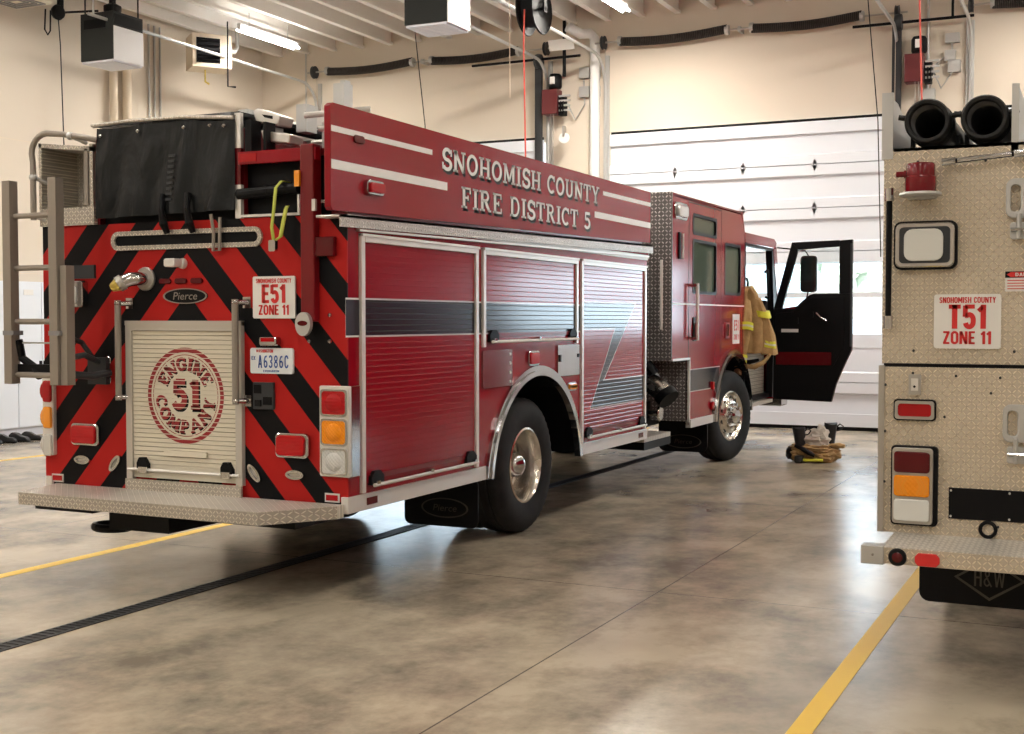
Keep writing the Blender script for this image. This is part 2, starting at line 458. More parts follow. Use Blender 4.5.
def ribbon(mb, pts, w, fn):
    n = len(pts); L = []; Rr = []
    closed = math.dist(pts[0], pts[-1]) < 1e-4
    for i, (x, y) in enumerate(pts):
        a = pts[i - 1] if i > 0 else (pts[-2] if closed else pts[0]); b = pts[i + 1] if i < n - 1 else (pts[1] if closed else pts[-1])
        dx, dy = b[0] - a[0], b[1] - a[1]; l = math.hypot(dx, dy) or 1
        nx, ny = -dy / l * w / 2, dx / l * w / 2
        L.append((x + nx, y + ny)); Rr.append((x - nx, y - ny))
    for i in range(n - 1):
        mb.face([fn(*L[i]), fn(*L[i + 1]), fn(*Rr[i + 1]), fn(*Rr[i])])
def slab(mb, txt, h, fn, xs=1.0, gap=0.06, fat=1.0):
    """slab letters; fn maps (along, up) in metres to a point; returns the length"""
    cur = 0.0
    for ch in txt:
        w, strokes = GL[ch]
        for k, (pts, t) in enumerate(strokes):
            e = k * 0.00006
            ribbon(mb, pts, t * fat, lambda u, v, c=cur: fn((c + u) * h * xs, v * h))
        cur += w + gap
    return cur * h * xs
def slab_len(txt, h, xs=1.0, gap=0.06): return sum(GL[c][0] + gap for c in txt) * h * xs
# heavy sans letters for the signs and the plate
def hb(x0, x1, y): return ([(x0, y), (x1, y)], 0.15)
def vb(x, y0=0.0, y1=1.0): return ([(x, y0), (x, y1)], 0.19)
def box_o(w): return ([(x, y) for x, y in [(0.095, 0.30), (0.095, 0.74)] + ell(w / 2, .74, w / 2 - .095, .185, 180, 0, 8) + [(w - .095, .26)] + ell(w / 2, .26, w / 2 - .095, .185, 0, -180, 8) + [(0.095, 0.30)]], 0.18)
SA = {
 'O': (0.56, [box_o(0.56)]), 'Z': (0.50, [hb(0.02, .48, .925), hb(0.02, .48, .075), ([(.40, .92), (.10, .08)], .18)]),
 'N': (0.58, [vb(.095), vb(.485), ([(.11, .97), (.47, .03)], .18)]), 'E': (0.46, [vb(.095), hb(.09, .45, .925), hb(.09, .45, .075), hb(.09, .41, .5)]),
 '1': (0.34, [vb(.23), ([(.03, .74), (.20, .90)], .15)]), 'T': (0.50, [vb(.25), hb(0.01, .49, .925)]),
 '5': (0.52, [hb(.09, .48, .925), ([(.11, .97), (.10, .50)], .17), ([(.10, .56)] + ell(.27, .36, .155, .23, 120, 0, 8) + ell(.27, .28, .155, .20, 0, -170, 8), .18)]),
 'H': (0.56, [vb(.095), vb(.465), hb(.1, .46, .5)]), 'S': (0.52, [(ell(.26, .72, .165, .20, 10, 240, 10) + ell(.26, .27, .165, .195, 60, -170, 10), .17)]),
 'M': (0.70, [vb(.095), vb(.605), ([(.13, .97), (.35, .25)], .15), ([(.57, .97), (.35, .25)], .15)]), 'I': (0.20, [vb(.10)]),
 'C': (0.52, [(ell(.26, .72, .165, .205, 0, 180, 10) + ell(.26, .28, .165, .205, 180, 360, 10), .17)]),
 'U': (0.56, [([(.095, 1), (.095, .28)] + ell(.28, .28, .185, .2, 180, 360, 10) + [(.465, 1)], .18)]),
 'Y': (0.52, [vb(.26, 0, .5), ([(.08, 1), (.26, .45)], .17), ([(.44, 1), (.26, .45)], .17)]),
 'A': (0.58, [([(.10, 0), (.28, .98)], .16), ([(.48, 0), (.30, .98)], .16), hb(.15, .43, .30)]),
 '3': (0.50, [(ell(.23, .73, .16, .195, 160, -90, 10) + ell(.23, .27, .17, .20, 90, -160, 10), .16)]),
 '6': (0.52, [(ell(.26, .30, .165, .225, 0, 360, 16), .16), ([(.42, .90), (.22, .86), (.10, .60), (.095, .30)], .16)]),
 '8': (0.52, [(ell(.26, .73, .15, .19, 0, 360, 14), .15), (ell(.26, .27, .165, .20, 0, 360, 14), .15)]),
 'W': (0.80, [([(.08, 1), (.22, .03)], .15), ([(.40, .9), (.24, .03)], .13), ([(.40, .9), (.56, .03)], .13), ([(.72, 1), (.58, .03)], .15)]),
 'G': (0.54, [(ell(.27, .72, .17, .205, 10, 180, 10) + ell(.27, .28, .17, .205, 180, 350, 10), .17), vb(.44, .1, .48), hb(.28, .50, .44)]),
 'D': (0.54, [vb(.095), ([(.05, .925), (.25, .925)] + ell(.25, .5, .20, .425, 90, -90, 10) + [(.05, .075)], .16)]),
 'R': (0.54, [vb(.095), ([(.08, .925), (.28, .925)] + ell(.28, .72, .165, .205, 90, -90, 8) + [(.1, .515)], .16), ([(.30, .5), (.46, 0)], .18)]),
 'V': (0.54, [([(.08, 1), (.26, .03)], .16), ([(.46, 1), (.28, .03)], .16)]), 'X': (0.54, [([(.08, 1), (.46, 0)], .17), ([(.46, 1), (.08, 0)], .17)]),
 '&': (0.6, [(ell(.27, .75, .13, .16, 0, 360, 12), .13), (ell(.25, .27, .17, .2, 60, 330, 12), .14), ([(.18, .62), (.55, .02)], .14)]),
 ' ': (0.26, []),
}
def sans_len(t, h, xs=1.0, gap=0.07): return (sum(SA[c][0] + gap for c in t) - gap) * h * xs
def sans(mb, txt, h, width, cx, z, y, fat=1.0, gap=0.07, fn=None):
    """letters centred on cx at the face y, base line z, stretched to the width"""
    xs = width / sans_len(txt, h, 1.0, gap); cur = 0.0; fn = fn or (lambda u, v: (cx + u, y, z + v))
    for ch in txt:
        w, strokes = SA[ch]
        for pts, t in strokes: ribbon(mb, pts, t * fat, lambda u, v, c=cur: fn((c + u) * h * xs - width / 2, v * h))
        cur += w + gap
# ------------------------------------------------------------ the building
floor = struct(MB().box(LEFT_X - 0.2, RIGHT_X + 0.2, BACK_Y - 0.2, FRONT_Y + 0.2, -0.25, FZ).build('floor', 'concrete'))
for xl in (-8.07, -2.53, 3.03, 8.57):
    MB().box(xl - 0.05, xl + 0.05, BACK_Y + 0.6, 12.6, FZ, FZ + 0.0025).build('painted_line', 'line_yellow', floor, label='yellow bay line painted on the floor')
g = MB(); g.box(-1.12, -0.99, BACK_Y + 0.5, 12.8, FZ, FZ + 0.002)
drain = g.build('trench_drain', 'black_metal', floor)
g = MB()
for k in range(560):
    yy = BACK_Y + 0.6 + k * 0.05
    if -7 < yy < 12.8: g.box(-1.105, -1.005, yy, yy + 0.022, FZ + 0.002, FZ + 0.006)
g.box(-1.12, -1.105, BACK_Y + 0.5, 12.8, FZ + 0.002, FZ + 0.006); g.box(-1.005, -0.99, BACK_Y + 0.5, 12.8, FZ + 0.002, FZ + 0.006)
g.build('grate', 'dark_grey', drain)

struct(MB().box(LEFT_X - 0.2, LEFT_X, BACK_Y, FRONT_Y + 0.2, FZ, 7.05).build('wall_left', 'wall_paint'))
struct(MB().box(RIGHT_X, RIGHT_X + 0.2, BACK_Y, FRONT_Y + 0.2, FZ, 7.05).build('wall_right', 'wall_paint'))
def door_wall(name, y0, y1, openings):
    g = MB(); g.box(LEFT_X, RIGHT_X, y0, y1, 4.72, 7.05)
    xs = [LEFT_X] + [v for p in openings for v in p] + [RIGHT_X]
    for k in range(0, len(xs), 2): g.box(xs[k], xs[k + 1], y0, y1, FZ, 4.72)
    return struct(g.build(name, 'wall_paint'))
door_wall('wall_front', FRONT_Y, FRONT_Y + 0.2, DOORS_X)
door_wall('wall_back', BACK_Y - 0.2, BACK_Y, [])
ceiling = struct(MB().box(LEFT_X - 0.2, RIGHT_X + 0.2, BACK_Y - 0.2, FRONT_Y + 0.2, 7.05, 7.2).build('ceiling', 'ceiling_paint'))
for k in range(39):
    xj = LEFT_X + 0.45 + k * 0.61
    g = MB(); g.box(xj - 0.05, xj + 0.05, BACK_Y, FRONT_Y, 6.68, 6.725); g.box(xj - 0.012, xj + 0.012, BACK_Y, FRONT_Y, 6.725, 7.03)
    g.box(xj - 0.05, xj + 0.05, BACK_Y, FRONT_Y, 7.02, 7.05)
    g.build('joist', 'joist_paint', ceiling)
for yb in (-9, -1.2, 6.8):
    MB().box(LEFT_X, RIGHT_X, yb, yb + 0.05, 6.60, 6.68).build('bridging', 'joist_paint', ceiling)
g = MB()
for zz in (2.35, 4.35): g.box(LEFT_X, LEFT_X + 0.004, BACK_Y, FRONT_Y, zz, zz + 0.012)
struct(g.build('trim_1', 'cream_paint'))
struct(MB().box(LEFT_X, LEFT_X + 0.015, BACK_Y, FRONT_Y, FZ, 0.06).build('baseboard_left', 'grey_plastic'))

SEC = 0.68
for k, (a, b) in enumerate(DOORS_X):
    y0, y1 = FRONT_Y - 0.11, FRONT_Y - 0.06
    g = MB()
    g.box(a, b, y0, y1, FZ + 0.05, 1.36); g.box(a, b, y0, y1, 2.72, 4.75)
    for zz in (1.36, 2.00, 2.68): g.box(a, b, y0, y1, zz, {1.36: 1.43, 2.0: 2.08, 2.68: 2.72}[zz])
    st = [a] + [a + 1.14 * q for q in (1, 2, 3)] + [b]
    for q, xx in enumerate(st):
        w0 = 0.0 if q == 0 else (0.1 if q == 4 else 0.04); w1 = 0.1 if q == 0 else (0 if q == 4 else 0.04)
        g.box(xx - w0, xx + w1, y0 + 0.002, y1 - 0.002, 1.36, 2.72)
    door = struct(g.build('door_%d' % (k + 1), 'door_white'))
    for n in (1, 4, 5, 6):            # raised section rails at the joints
        z = n * SEC
        MB().prism([(y0, z - 0.19), (y0 - 0.05, z - 0.165), (y0 - 0.05, z - 0.008), (y0 - 0.015, z), (y0 - 0.05, z + 0.008), (y0 - 0.05, z + 0.145), (y0, z + 0.17)], 'x', a, b).build('section_rail', 'door_white', door)
    MB().box(a, b, y0 - 0.05, y0, 4.56, 4.75).build('section_rail', 'door_white', door)
    MB().box(a, b, y0 - 0.05, y0, FZ + 0.06, 0.19).build('section_rail', 'door_white', door)
    MB().box(a, b, y0 - 0.012, y0, 1.22, 1.37).build('section_rail', 'door_white', door)
    MB().box(a, b, y0 - 0.012, y0, 2.71, 2.88).build('section_rail', 'door_white', door)
    MB().box(a, b, y0 - 0.01, y1, FZ, FZ + 0.06).build('bottom_seal', 'black_plastic', door)
    MB().box(a, b, y0 + 0.01, y1 - 0.01, 4.75, 4.80).build('top_seal', 'black_plastic', door)
    for q in range(4):
        for (z0, z1) in ((1.43, 2.0), (2.08, 2.68)):
            MB().box(st[q] + 0.03, st[q + 1] - 0.03, y0 + 0.02, y0 + 0.028, z0 - 0.01, z1 + 0.01).build('window_pane', 'clear_glass', door)
    for zz in (0.68, 3.40, 4.07):
        for xx in st[1:4]:
            g = MB(); g.prism([(xx - 0.045, zz), (xx, zz - 0.10), (xx + 0.045, zz), (xx, zz + 0.10)], 'y', y0 - 0.03, y0 - 0.05)
            g.cyl((xx - 0.02, y0 - 0.06, zz), (xx + 0.02, y0 - 0.06, zz), 0.012, 8)
            g.build('hinge', 'unit_grey', door)
    # tracks, high-lift, curving back under the ceiling
    for xx in (a - 0.10, b + 0.10):
        pts = [(xx, y0 - 0.02, 0.1), (xx, y0 - 0.02, 5.55)] + [(xx, y0 - 0.52 + 0.5 * math.cos(t), 5.55 + 0.5 * math.sin(t)) for t in [PI / 16 * q for q in range(1, 8)]] + [(xx, y0 - 0.55, 6.05), (xx, 7.6, 6.12)]
        MB().tube(pts, 0.026, 6).build('track', 'galvanised', door)
        MB().box(xx - 0.035, xx + 0.035, FRONT_Y - 0.045, FRONT_Y, FZ, 6.1).build('track_angle', 'galvanised', door)
        MB().tube([(xx, 7.7, 6.12), (xx, 7.7, 6.66)], 0.015, 6).build('track_hanger', 'galvanised', door)
        g = MB(); g.lathe([(0.0, -0.03), (0.05, -0.03), (0.10, -0.03), (0.115, -0.02), (0.10, -0.01), (0.10, 0.02), (0.115, 0.03), (0.04, 0.04), (0, 0.04)], (xx, y0 - 0.10, 6.28), 'x', 20)
        g.build('cable_drum', 'dark_grey', door, smooth=True)
        MB().cyl((xx, y0 - 0.015, 6.20), (xx, y0 - 0.015, 0.15), 0.004, 5).build('lift_cable', 'steel', door)
    MB().cyl((a - 0.25, y0 - 0.10, 6.28), (b + 0.25, y0 - 0.10, 6.28), 0.016, 8).build('shaft', 'steel', door)
    for (s0, s1) in ((a + 0.20, a + 2.02), (a + 2.42, b - 0.42)):
        n = 12
        pts = [(s0 + (s1 - s0) * q / n, y0 - 0.10, 6.27 - 0.05 * math.sin(PI * q / n) + 0.03 * q / n) for q in range(n + 1)]
        MB().tube(pts, 0.072, 14).build('torsion_spring', 'spring_steel', door, smooth=True)
        for s in (s0, s1): MB().lathe([(0.0, -0.03), (0.08, -0.03), (0.08, 0.03), (0.0, 0.03)], (s, y0 - 0.10, 6.28), 'x', 14).build('spring_cone', 'galvanised', door)
    g = MB(); mid = a + 2.22
    g.box(mid - 0.02, mid + 0.02, y0 - 0.12, FRONT_Y, 6.24, 6.32); g.sphere((mid, y0 - 0.10, 6.28), 0.04, 8)
    g.build('shaft_bearing', 'galvanised', door)

# outdoors, seen through the door glazing
struct(MB().box(-60, 60, FRONT_Y + 0.2, 90, -0.25, -0.02).build('ground_outside', 'apron_concrete'))
struct(MB().box(-60, 60, -60, BACK_Y - 0.2, -0.25, -0.02).build('ground_behind', 'apron_concrete'))
def tree(x, y, h, lab):
    t = thing('tree', lab, 'tree', (x, y, -0.02), 'trees beyond the glazed doors')
    MB().tube([(x, y, -0.02), (x + 0.1, y, h * 0.4), (x, y, h * 0.7)], [0.22, 0.16, 0.08], 8).build('trunk', 'skin_leather', t)
    g = MB(); r_ = random.Random(int(x * 10))
    for q in range(26):
        u = r_.random(); an = r_.random() * 6.28; rad = h * 0.26 * math.sin(PI * (0.12 + 0.8 * u))
        bmesh.ops.create_icosphere(g.bm, subdivisions=2, radius=h * 0.11 * (1.2 - 0.4 * u), matrix=Matrix.Translation((x + rad * math.cos(an), y + rad * math.sin(an), h * (0.32 + 0.62 * u))))
    for v in g.bm.verts:
        v.co += Vector((r_.uniform(-1, 1), r_.uniform(-1, 1), r_.uniform(-1, 1))) * 0.13
    g.build('foliage', 'leaves', t)
for x, y, h in ((-16, 62, 7), (-9.5, 66, 8), (-5.5, 60, 5.5), (-1, 64, 6.5), (3.5, 61, 5), (8, 66, 7.5), (14, 63, 6.5)):
    tree(x, y, h, 'leafy tree outdoors beyond the windows of the white overhead doors')

# ------------------------------------------------------------ lights and things under the ceiling
def tube_light(x, y, z, L, label, group=None):
    LAMP = {11.0: 215, 5.2: 170, -0.6: 75, -6.4: 130, -12.2: 50}[y] * (1.25 if x < 0 else 0.62) * {(-8.70, 11.0): 0.45, (-8.70, 5.2): 0.45, (-8.70, -0.6): 0.7}.get((x, y), 1)
    t = thing('ceiling_light', label, 'ceiling light', (x, y, z), group)
    MB().prism([(x - 0.035, z + 0.10), (x - 0.03, z + 0.0), (x + 0.03, z + 0.0), (x + 0.035, z + 0.10)], 'y', y - L / 2, y + L / 2).build('housing', 'white_paint', t)
    for s in (-0.055, 0.055):
        MB().cyl((x + s, y - L / 2 + 0.02, z), (x + s, y + L / 2 - 0.02, z), 0.018, 10).build('tube', 'tube_glow', t)
    MB().tube([(x, y - L / 3, z + 0.1), (x, y - L / 3, 6.68)], 0.008, 5).build('hanger', 'galvanised', t)
    MB().tube([(x, y + L / 3, z + 0.1), (x, y + L / 3, 6.68)], 0.008, 5).build('hanger', 'galvanised', t)
    a_ = area('fluorescent_light', (x, y, z - 0.03), (0, 0, 0), 0.22, L, LAMP, (1.0, 0.93, 0.83)); return t
LAMP = 105
for i, x in enumerate((-8.70, -2.62, 3.5, 9.6)):
    for j, y in enumerate((11.0, 5.2, -0.6, -6.4, -12.2)):
        lab = 'white twin-tube fluorescent light hung below the ceiling joists'
        if (i, j) == (0, 0): tube_light(x, y, 6.36, 1.6, 'lit fluorescent strip light above the far left heater, below the joists')
        elif (i, j) == (1, 0): tube_light(x, y, 6.36, 1.6, 'lit fluorescent strip light at the top, between the hose reel and the front wall')
        else: tube_light(x, y, 6.36, 2.4, lab, 'fluorescent lights overhead outside the picture')

def air_cleaner(x, y, label):
    t = thing('air_cleaner', label, 'air cleaner', (x, y, 5.5), 'ceiling-hung air cleaners')
    w, d, h = 0.64, 0.64, 0.74
    MB().box(x, x + w, y, y + d, 5.53, 5.5 + h).build('cabinet', 'charcoal', t, bevel=0.008)
    MB().box(x + w, x + w + 0.012, y + 0.01, y + d - 0.01, 5.52, 5.5 + h - 0.22).build('side_panel', 'unit_white', t, label='white side panel')
    MB().box(x + w, x + w + 0.010, y + 0.03, y + d - 0.03, 5.5 + h - 0.19, 5.5 + h - 0.04).build('intake_slot', 'black_metal', t)
    g = MB(); g.box(x + 0.015, x + w - 0.015, y + 0.015, y + d - 0.015, 5.50, 5.53)
    g.build('diffuser', 'unit_grey', t, label='pale louvred bottom panel')
    g = MB()
    for q in range(8): g.box(x + 0.04, x + w - 0.04, y + 0.05 + q * 0.075, y + 0.06 + q * 0.075, 5.494, 5.5)
    g.build('louvre', 'unit_white', t)
    MB().box(x + 0.08, x + 0.5, y - 0.012, y, 5.5 + h - 0.24, 5.5 + h - 0.10).build('front_slot', 'black_metal', t)
    for (px_, py_) in ((x + 0.05, y + 0.05), (x + w - 0.05, y + 0.05), (x + 0.05, y + d - 0.05), (x + w - 0.05, y + d - 0.05)):
        MB().cyl((px_, py_, 5.5 + h), (px_, py_, 6.68), 0.012, 6).build('hanger', 'black_metal', t)
    g = MB(); g.lathe([(0, 0), (0.11, 0), (0.13, 0.05), (0.13, 0.12), (0.05, 0.16), (0.05, 0.3)], (x + w * 0.7, y + 0.2, 5.5 + h), 'z', 16); g.build('motor', 'black_metal', t, smooth=True)
air_cleaner(-9.92, 7.97, 'dark boxy air cleaner hung near the left wall, top left')
air_cleaner(-4.33, 8.05, 'dark boxy air cleaner hung above the hose bed, top centre')

t = thing('unit_heater', 'cream gas heater with dark louvres hung at the far left corner', 'heater', (-9.72, 10.7, 5.88))
OFF[t.name] = Vector((0, 0, 0)); t.rotation_euler = (0, 0, math.radians(52)); t.scale = (0.66, 0.8, 0.9)
MB().box(-0.5, 0.5, -0.30, 0.35, 0, 0.62).build('cabinet', 'cream_paint', t, bevel=0.01)
MB().box(-0.40, 0.20, -0.315, -0.30, 0.08, 0.54).build('grille', 'black_metal', t)
g = MB()
for q in range(5): g.prism([(-0.32, 0.10 + q * 0.09), (-0.345, 0.13 + q * 0.09), (-0.32, 0.15 + q * 0.09)], 'x', -0.38, 0.18)
g.build('louvre', 'black_metal', t)
MB().tube([(0.35, -0.45, 0.85), (0.35, -0.45, -0.35), (0.55, -0.45, -0.35)], 0.02, 8).build('gas_pipe', 'black_metal', t)
MB().tube([(-0.1, 0.0, 0.0), (-0.1, 0.0, -0.22), (0.0, 0.0, -0.26)], 0.022, 8).build('valve_pipe', 'brass', t)
MB().tube([(0.5, 0.1, 0.40), (0.68, 0.1, 0.40), (0.80, 0.2, 0.50), (0.80, 0.25, 0.88)], 0.05, 12).build('flue', 'galvanised', t, smooth=True)

SHX = Vector((-0.65, 1.95, 0)); t = thing('ceiling_vent', 'grey square air diffuser at the top left corner by the ceiling', 'vent', (-10.05, 6.87, 6.2))
g = MB(); g.box(-9.75, -9.05, 4.6, 5.25, 6.2, 6.24); g.build('frame', 'heater_cream', t)
g = MB()
for q in range(3):
    e = 0.06 + q * 0.08
    g.frame([(-9.75 + e, 4.6 + e), (-9.05 - e, 4.6 + e), (-9.05 - e, 5.25 - e), (-9.75 + e, 5.25 - e)], [(-9.75 + e + 0.03, 4.63 + e), (-9.08 - e, 4.63 + e), (-9.08 - e, 5.22 - e), (-9.75 + e + 0.03, 5.22 - e)], 'z', 6.185, 6.2)
g.build('diffuser', 'grey_plastic', t)
MB().box(-9.6, -9.2, 4.75, 5.1, 6.24, 6.66).build('duct', 'galvanised', t)
for o in t.children: o.location += SHX

# hose reel with its red line
rx, ry, rz = -2.86, 8.95, 5.78
t = thing('hose_reel', 'black hose reel hung from the ceiling above the engine', 'hose reel', (rx, ry, rz))
for s in (-0.11, 0.11):
    MB().lathe([(0.0, s - 0.008), (0.10, s - 0.012), (0.13, s), (0.30, s), (0.325, s + 0.012), (0.335, s), (0.325, s - 0.012), (0.13, s - 0.008), (0.10, s - 0.02)], (rx, ry, rz), 'x', 36).build('flange', 'reel_black', t, smooth=True)
MB().lathe([(0.0, -0.1), (0.22, -0.1), (0.23, -0.05), (0.22, 0), (0.23, 0.05), (0.22, 0.1), (0, 0.1)], (rx, ry, rz), 'x', 28).build('wound_hose', 'reel_black', t, smooth=True)
g = MB(); g.box(rx - 0.17, rx - 0.15, ry - 0.05, ry + 0.05, rz - 0.05, 6.66); g.box(rx + 0.15, rx + 0.17, ry - 0.05, ry + 0.05, rz - 0.05, 6.66); g.cyl((rx - 0.17, ry, rz), (rx + 0.17, ry, rz), 0.025, 10); g.build('bracket', 'black_metal', t)
tag(MB().tube([(rx - 0.02, ry - 0.26, rz - 0.05), (rx - 0.02, ry - 0.28, rz - 0.5), (rx + 0.02, ry - 0.28, 3.1)], 0.011, 8).build('air_line', 'hose_red'), 'thin red air line hanging from the hose reel behind the engine', 'hose')
tag(MB().tube([(rx - 0.27, ry - 0.2, 6.6), (rx - 0.26, ry - 0.2, 4.6)], 0.006, 6).build('pull_cord', 'cream_paint'), 'thin pale pull cord hanging just left of the red air line', 'cord')
tag(MB().tube([(2.06, 9.0, 6.66), (2.07, 9.0, 5.38), (2.14, 9.0, 3.2), (2.12, 9.0, 2.2)], 0.011, 8).build('air_line', 'hose_red'), 'thin red air line hanging in front of the right-hand door opener', 'hose')
tag(MB().tube([(-4.76, 9.0, 6.66), (-4.72, 9.0, 5.71), (-4.56, 9.0, 4.38), (-4.5, 9.0, 3.3)], 0.007, 6).build('drop_cord', 'black_plastic'), 'thin black cord hanging past the central air cleaner to the engine', 'cord')
tag(MB().tube([(1.42, 9.0, 6.66), (1.48, 9.0, 5.45), (1.61, 9.0, 4.02), (1.66, 9.0, 2.4)], 0.007, 6).build('drop_cord', 'black_plastic'), 'thin black cord hanging just left of the truck with suction hoses', 'cord')
tag(MB().tube([(-10.62, 8.22, 6.35), (-10.61, 8.25, 5.9), (-10.60, 8.3, 3.9), (-10.60, 8.3, 2.4)], 0.009, 6).build('drop_cord', 'dark_grey'), 'dark cord hanging down the left wall above the ladder', 'cord')
t = thing('cable_retractor', 'small dark cable retractor with a loop, above the dark cord at top left', 'retractor', (-10.55, 8.15, 6.35))
g = MB(); g.lathe([(0, -0.05), (0.10, -0.05), (0.12, 0), (0.10, 0.05), (0, 0.05)], (-10.55, 8.15, 6.38), 'x', 18); g.box(-10.57, -10.53, 8.15, 8.25, 6.45, 6.67); g.build('drum', 'black_metal', t)
MB().tube([(-10.5, 7.85, 6.36), (-10.5, 7.83, 6.05), (-10.5, 7.89, 5.98), (-10.5, 7.94, 6.05), (-10.5, 7.95, 6.36)], 0.012, 8).build('cable_loop', 'black_plastic', t)
tag(MB().tube([(-10.45, 8.2, 6.38), (-10.1, 8.3, 6.38), (-9.93, 8.35, 6.38)], 0.018, 8).build('black_pipe', 'black_metal'), 'black pipe running from the retractor to the left air cleaner', 'pipe')

# pipes on the walls
def pipe(name, pts, r, mat, label, cat='pipe', group=None): return tag(MB().tube(pts, r, 12).build(name, mat, smooth=True), label, cat, group)
pipe('wall_pipe', [(-10.64, 9.42, FZ), (-10.64, 9.42, 6.68)], 0.065, 'cream_paint', 'round cream pipe on the left wall, left one of the pair below the air cleaner')
pipe('wall_pipe', [(-10.64, 9.73, FZ), (-10.64, 9.73, 6.68)], 0.075, 'cream_paint', 'round cream pipe on the left wall, right one of the pair below the air cleaner')
for q, (yy, lab) in enumerate(((10.35, 'thin conduit on the left wall, nearest the cream pipes'), (10.49, 'middle one of the three thin conduits on the left wall'), (10.63, 'thin conduit on the left wall, rightmost of the three'))):
    pipe('conduit', [(-10.72, yy, FZ), (-10.72, yy, 6.68)], 0.018, 'galvanised', lab, 'conduit')
pipe('conduit', [(-9.7, 13.5, 4.4), (-9.7, 13.5, 6.68)], 0.014, 'galvanised', 'thin conduit on the front wall near the left corner', 'conduit')
pipe('drain_pipe', [(-4.15, 13.1, 6.55), (-3.98, 13.28, 6.45), (-3.86, 13.38, 6.47), (-3.80, 13.44, 6.40), (-3.80, 13.46, 6.2), (-3.80, 13.46, FZ)], 0.085, 'white_paint', 'white drain pipe with an elbow, left of the large door')
pipe('cross_pipe', [(-6.05, 13.3, 6.10), (-4.0, 13.3, 6.10)], 0.022, 'black_metal', 'black pipe running level beside the left door opener')
pipe('cross_pipe', [(0.50, 13.3, 6.12), (2.25, 13.3, 6.12)], 0.022, 'black_metal', 'black pipe running level above the right door opener')
pipe('gas_pipe', [(-4.25, 13.2, 6.68), (-4.25, 13.2, 5.75)], 0.03, 'black_metal', 'upright black pipe above the left door opener')
pipe('gas_pipe', [(1.95, 13.3, 6.68), (1.95, 13.3, 6.12)], 0.02, 'black_metal', 'upright black pipe joining the level pipe above the right door opener')
pipe('conduit', [(1.58, 13.5, 6.68), (1.58, 13.5, 5.05)], 0.022, 'galvanised', 'grey conduit just right of the right door opener', 'conduit')
pipe('conduit', [(2.14, 13.5, 6.1), (2.14, 13.5, 2.0)], 0.022, 'galvanised', 'long grey conduit on the wall above the right suction hose', 'conduit')

def opener(x, z, label):
    t = thing('door_opener', label, 'door opener', (x, 13.2, z), 'red chain door openers on the front wall')
    MB().box(x - 0.14, x + 0.14, 13.18, 13.42, z - 0.22, z + 0.20).build('gearbox', 'dark_enamel', t, bevel=0.012)
    MB().lathe([(0, 0.0), (0.10, 0.0), (0.115, 0.03), (0.115, 0.20), (0.09, 0.24), (0, 0.24)], (x + 0.06, 13.3, z + 0.22), 'z', 18).build('motor', 'black_metal', t, smooth=True)
    MB().box(x + 0.02, x + 0.10, 13.16, 13.19, z + 0.28, z + 0.40).build('rating_plate', 'white_paint', t)
    g = MB(); g.box(x + 0.14, x + 0.24, 13.24, 13.4, z - 0.24, z + 0.08); g.lathe([(0.0, -0.03), (0.11, -0.03), (0.11, -0.015), (0.03, -0.01), (0.03, 0.01), (0.11, 0.015), (0.11, 0.03), (0, 0.03)], (x + 0.22, 13.28, z - 0.10), 'x', 16); g.build('chain_wheel', 'black_metal', t)
    g = MB()
    for q in range(4): g.box(x + 0.16, x + 0.36, 13.22, 13.25, z - 0.18 + q * 0.08, z - 0.15 + q * 0.08)
    g.build('terminal_strip', 'galvanised', t)
    g = MB(); g.box(x - 0.28, x - 0.20, 13.3, 13.36, z - 1.2, z + 0.75); g.box(x - 0.34, x - 0.30, 13.34, 13.36, z - 1.2, z + 0.75); g.build('mounting_post', 'dark_grey', t)
    MB().lathe([(0, -0.05), (0.12, -0.05), (0.13, 0), (0.12, 0.05), (0, 0.05)], (x - 0.24, 13.28, z + 0.70), 'x', 16).build('sprocket', 'dark_grey', t)
    MB().tube([(x + 0.24, 13.4, z - 0.02), (x + 0.36, 13.46, z - 0.3), (x + 0.52, 13.5, z - 0.05), (x + 0.50, 13.5, z + 0.42)], 0.014, 6).build('cable', 'galvanised', t, smooth=True)
    for q in range(2): MB().tube([(x + 0.02 + q * 0.05, 13.2, z - 0.22), (x + 0.02 + q * 0.05, 13.2, z - 1.6)], 0.006, 5).build('pull_chain', 'steel', t)
opener(-4.52, 5.36, 'red door opener with black motor on the wall beside the white drain pipe')
opener(1.42, 5.42, 'red door opener with black motor on the wall behind the red line at right')
def jbox(x, z, label, w=0.09, h=0.09):
    t = tag(MB().rbox(x - w, x + w, 13.46, 13.55, z - h, z + h, 0.01).build('junction_box', 'galvanised'), label, 'junction box'); recentre(t, (x, 13.55, z)); return t
jbox(-4.0, 5.84, 'grey junction box, upper left one by the white drain pipe'); jbox(-3.82 + 0.02, 5.84, 'grey junction box, upper right one by the white drain pipe', 0.07)
jbox(-4.0, 5.52, 'grey junction box, lower left one by the white drain pipe'); jbox(-3.80, 5.52, 'grey junction box, lower right one by the white drain pipe', 0.07)
jbox(1.93, 5.86, 'grey junction box, highest of the three right of the right door opener', 0.10, 0.07)
jbox(1.90, 5.60, 'grey junction box, middle of the three right of the right door opener', 0.08, 0.08)
jbox(1.96, 5.44, 'grey junction box, lowest of the three right of the right door opener', 0.09, 0.09)
jbox(1.58, 5.02, 'grey junction box at the foot of the conduit behind the red line', 0.11, 0.11)
tag(MB().tube([(1.62, 13.5, 5.1), (1.66, 13.5, 5.45), (1.85, 13.5, 5.62)], 0.012, 6).build('cable', 'galvanised'), 'grey cable running from the lowest right junction boxes', 'cable')
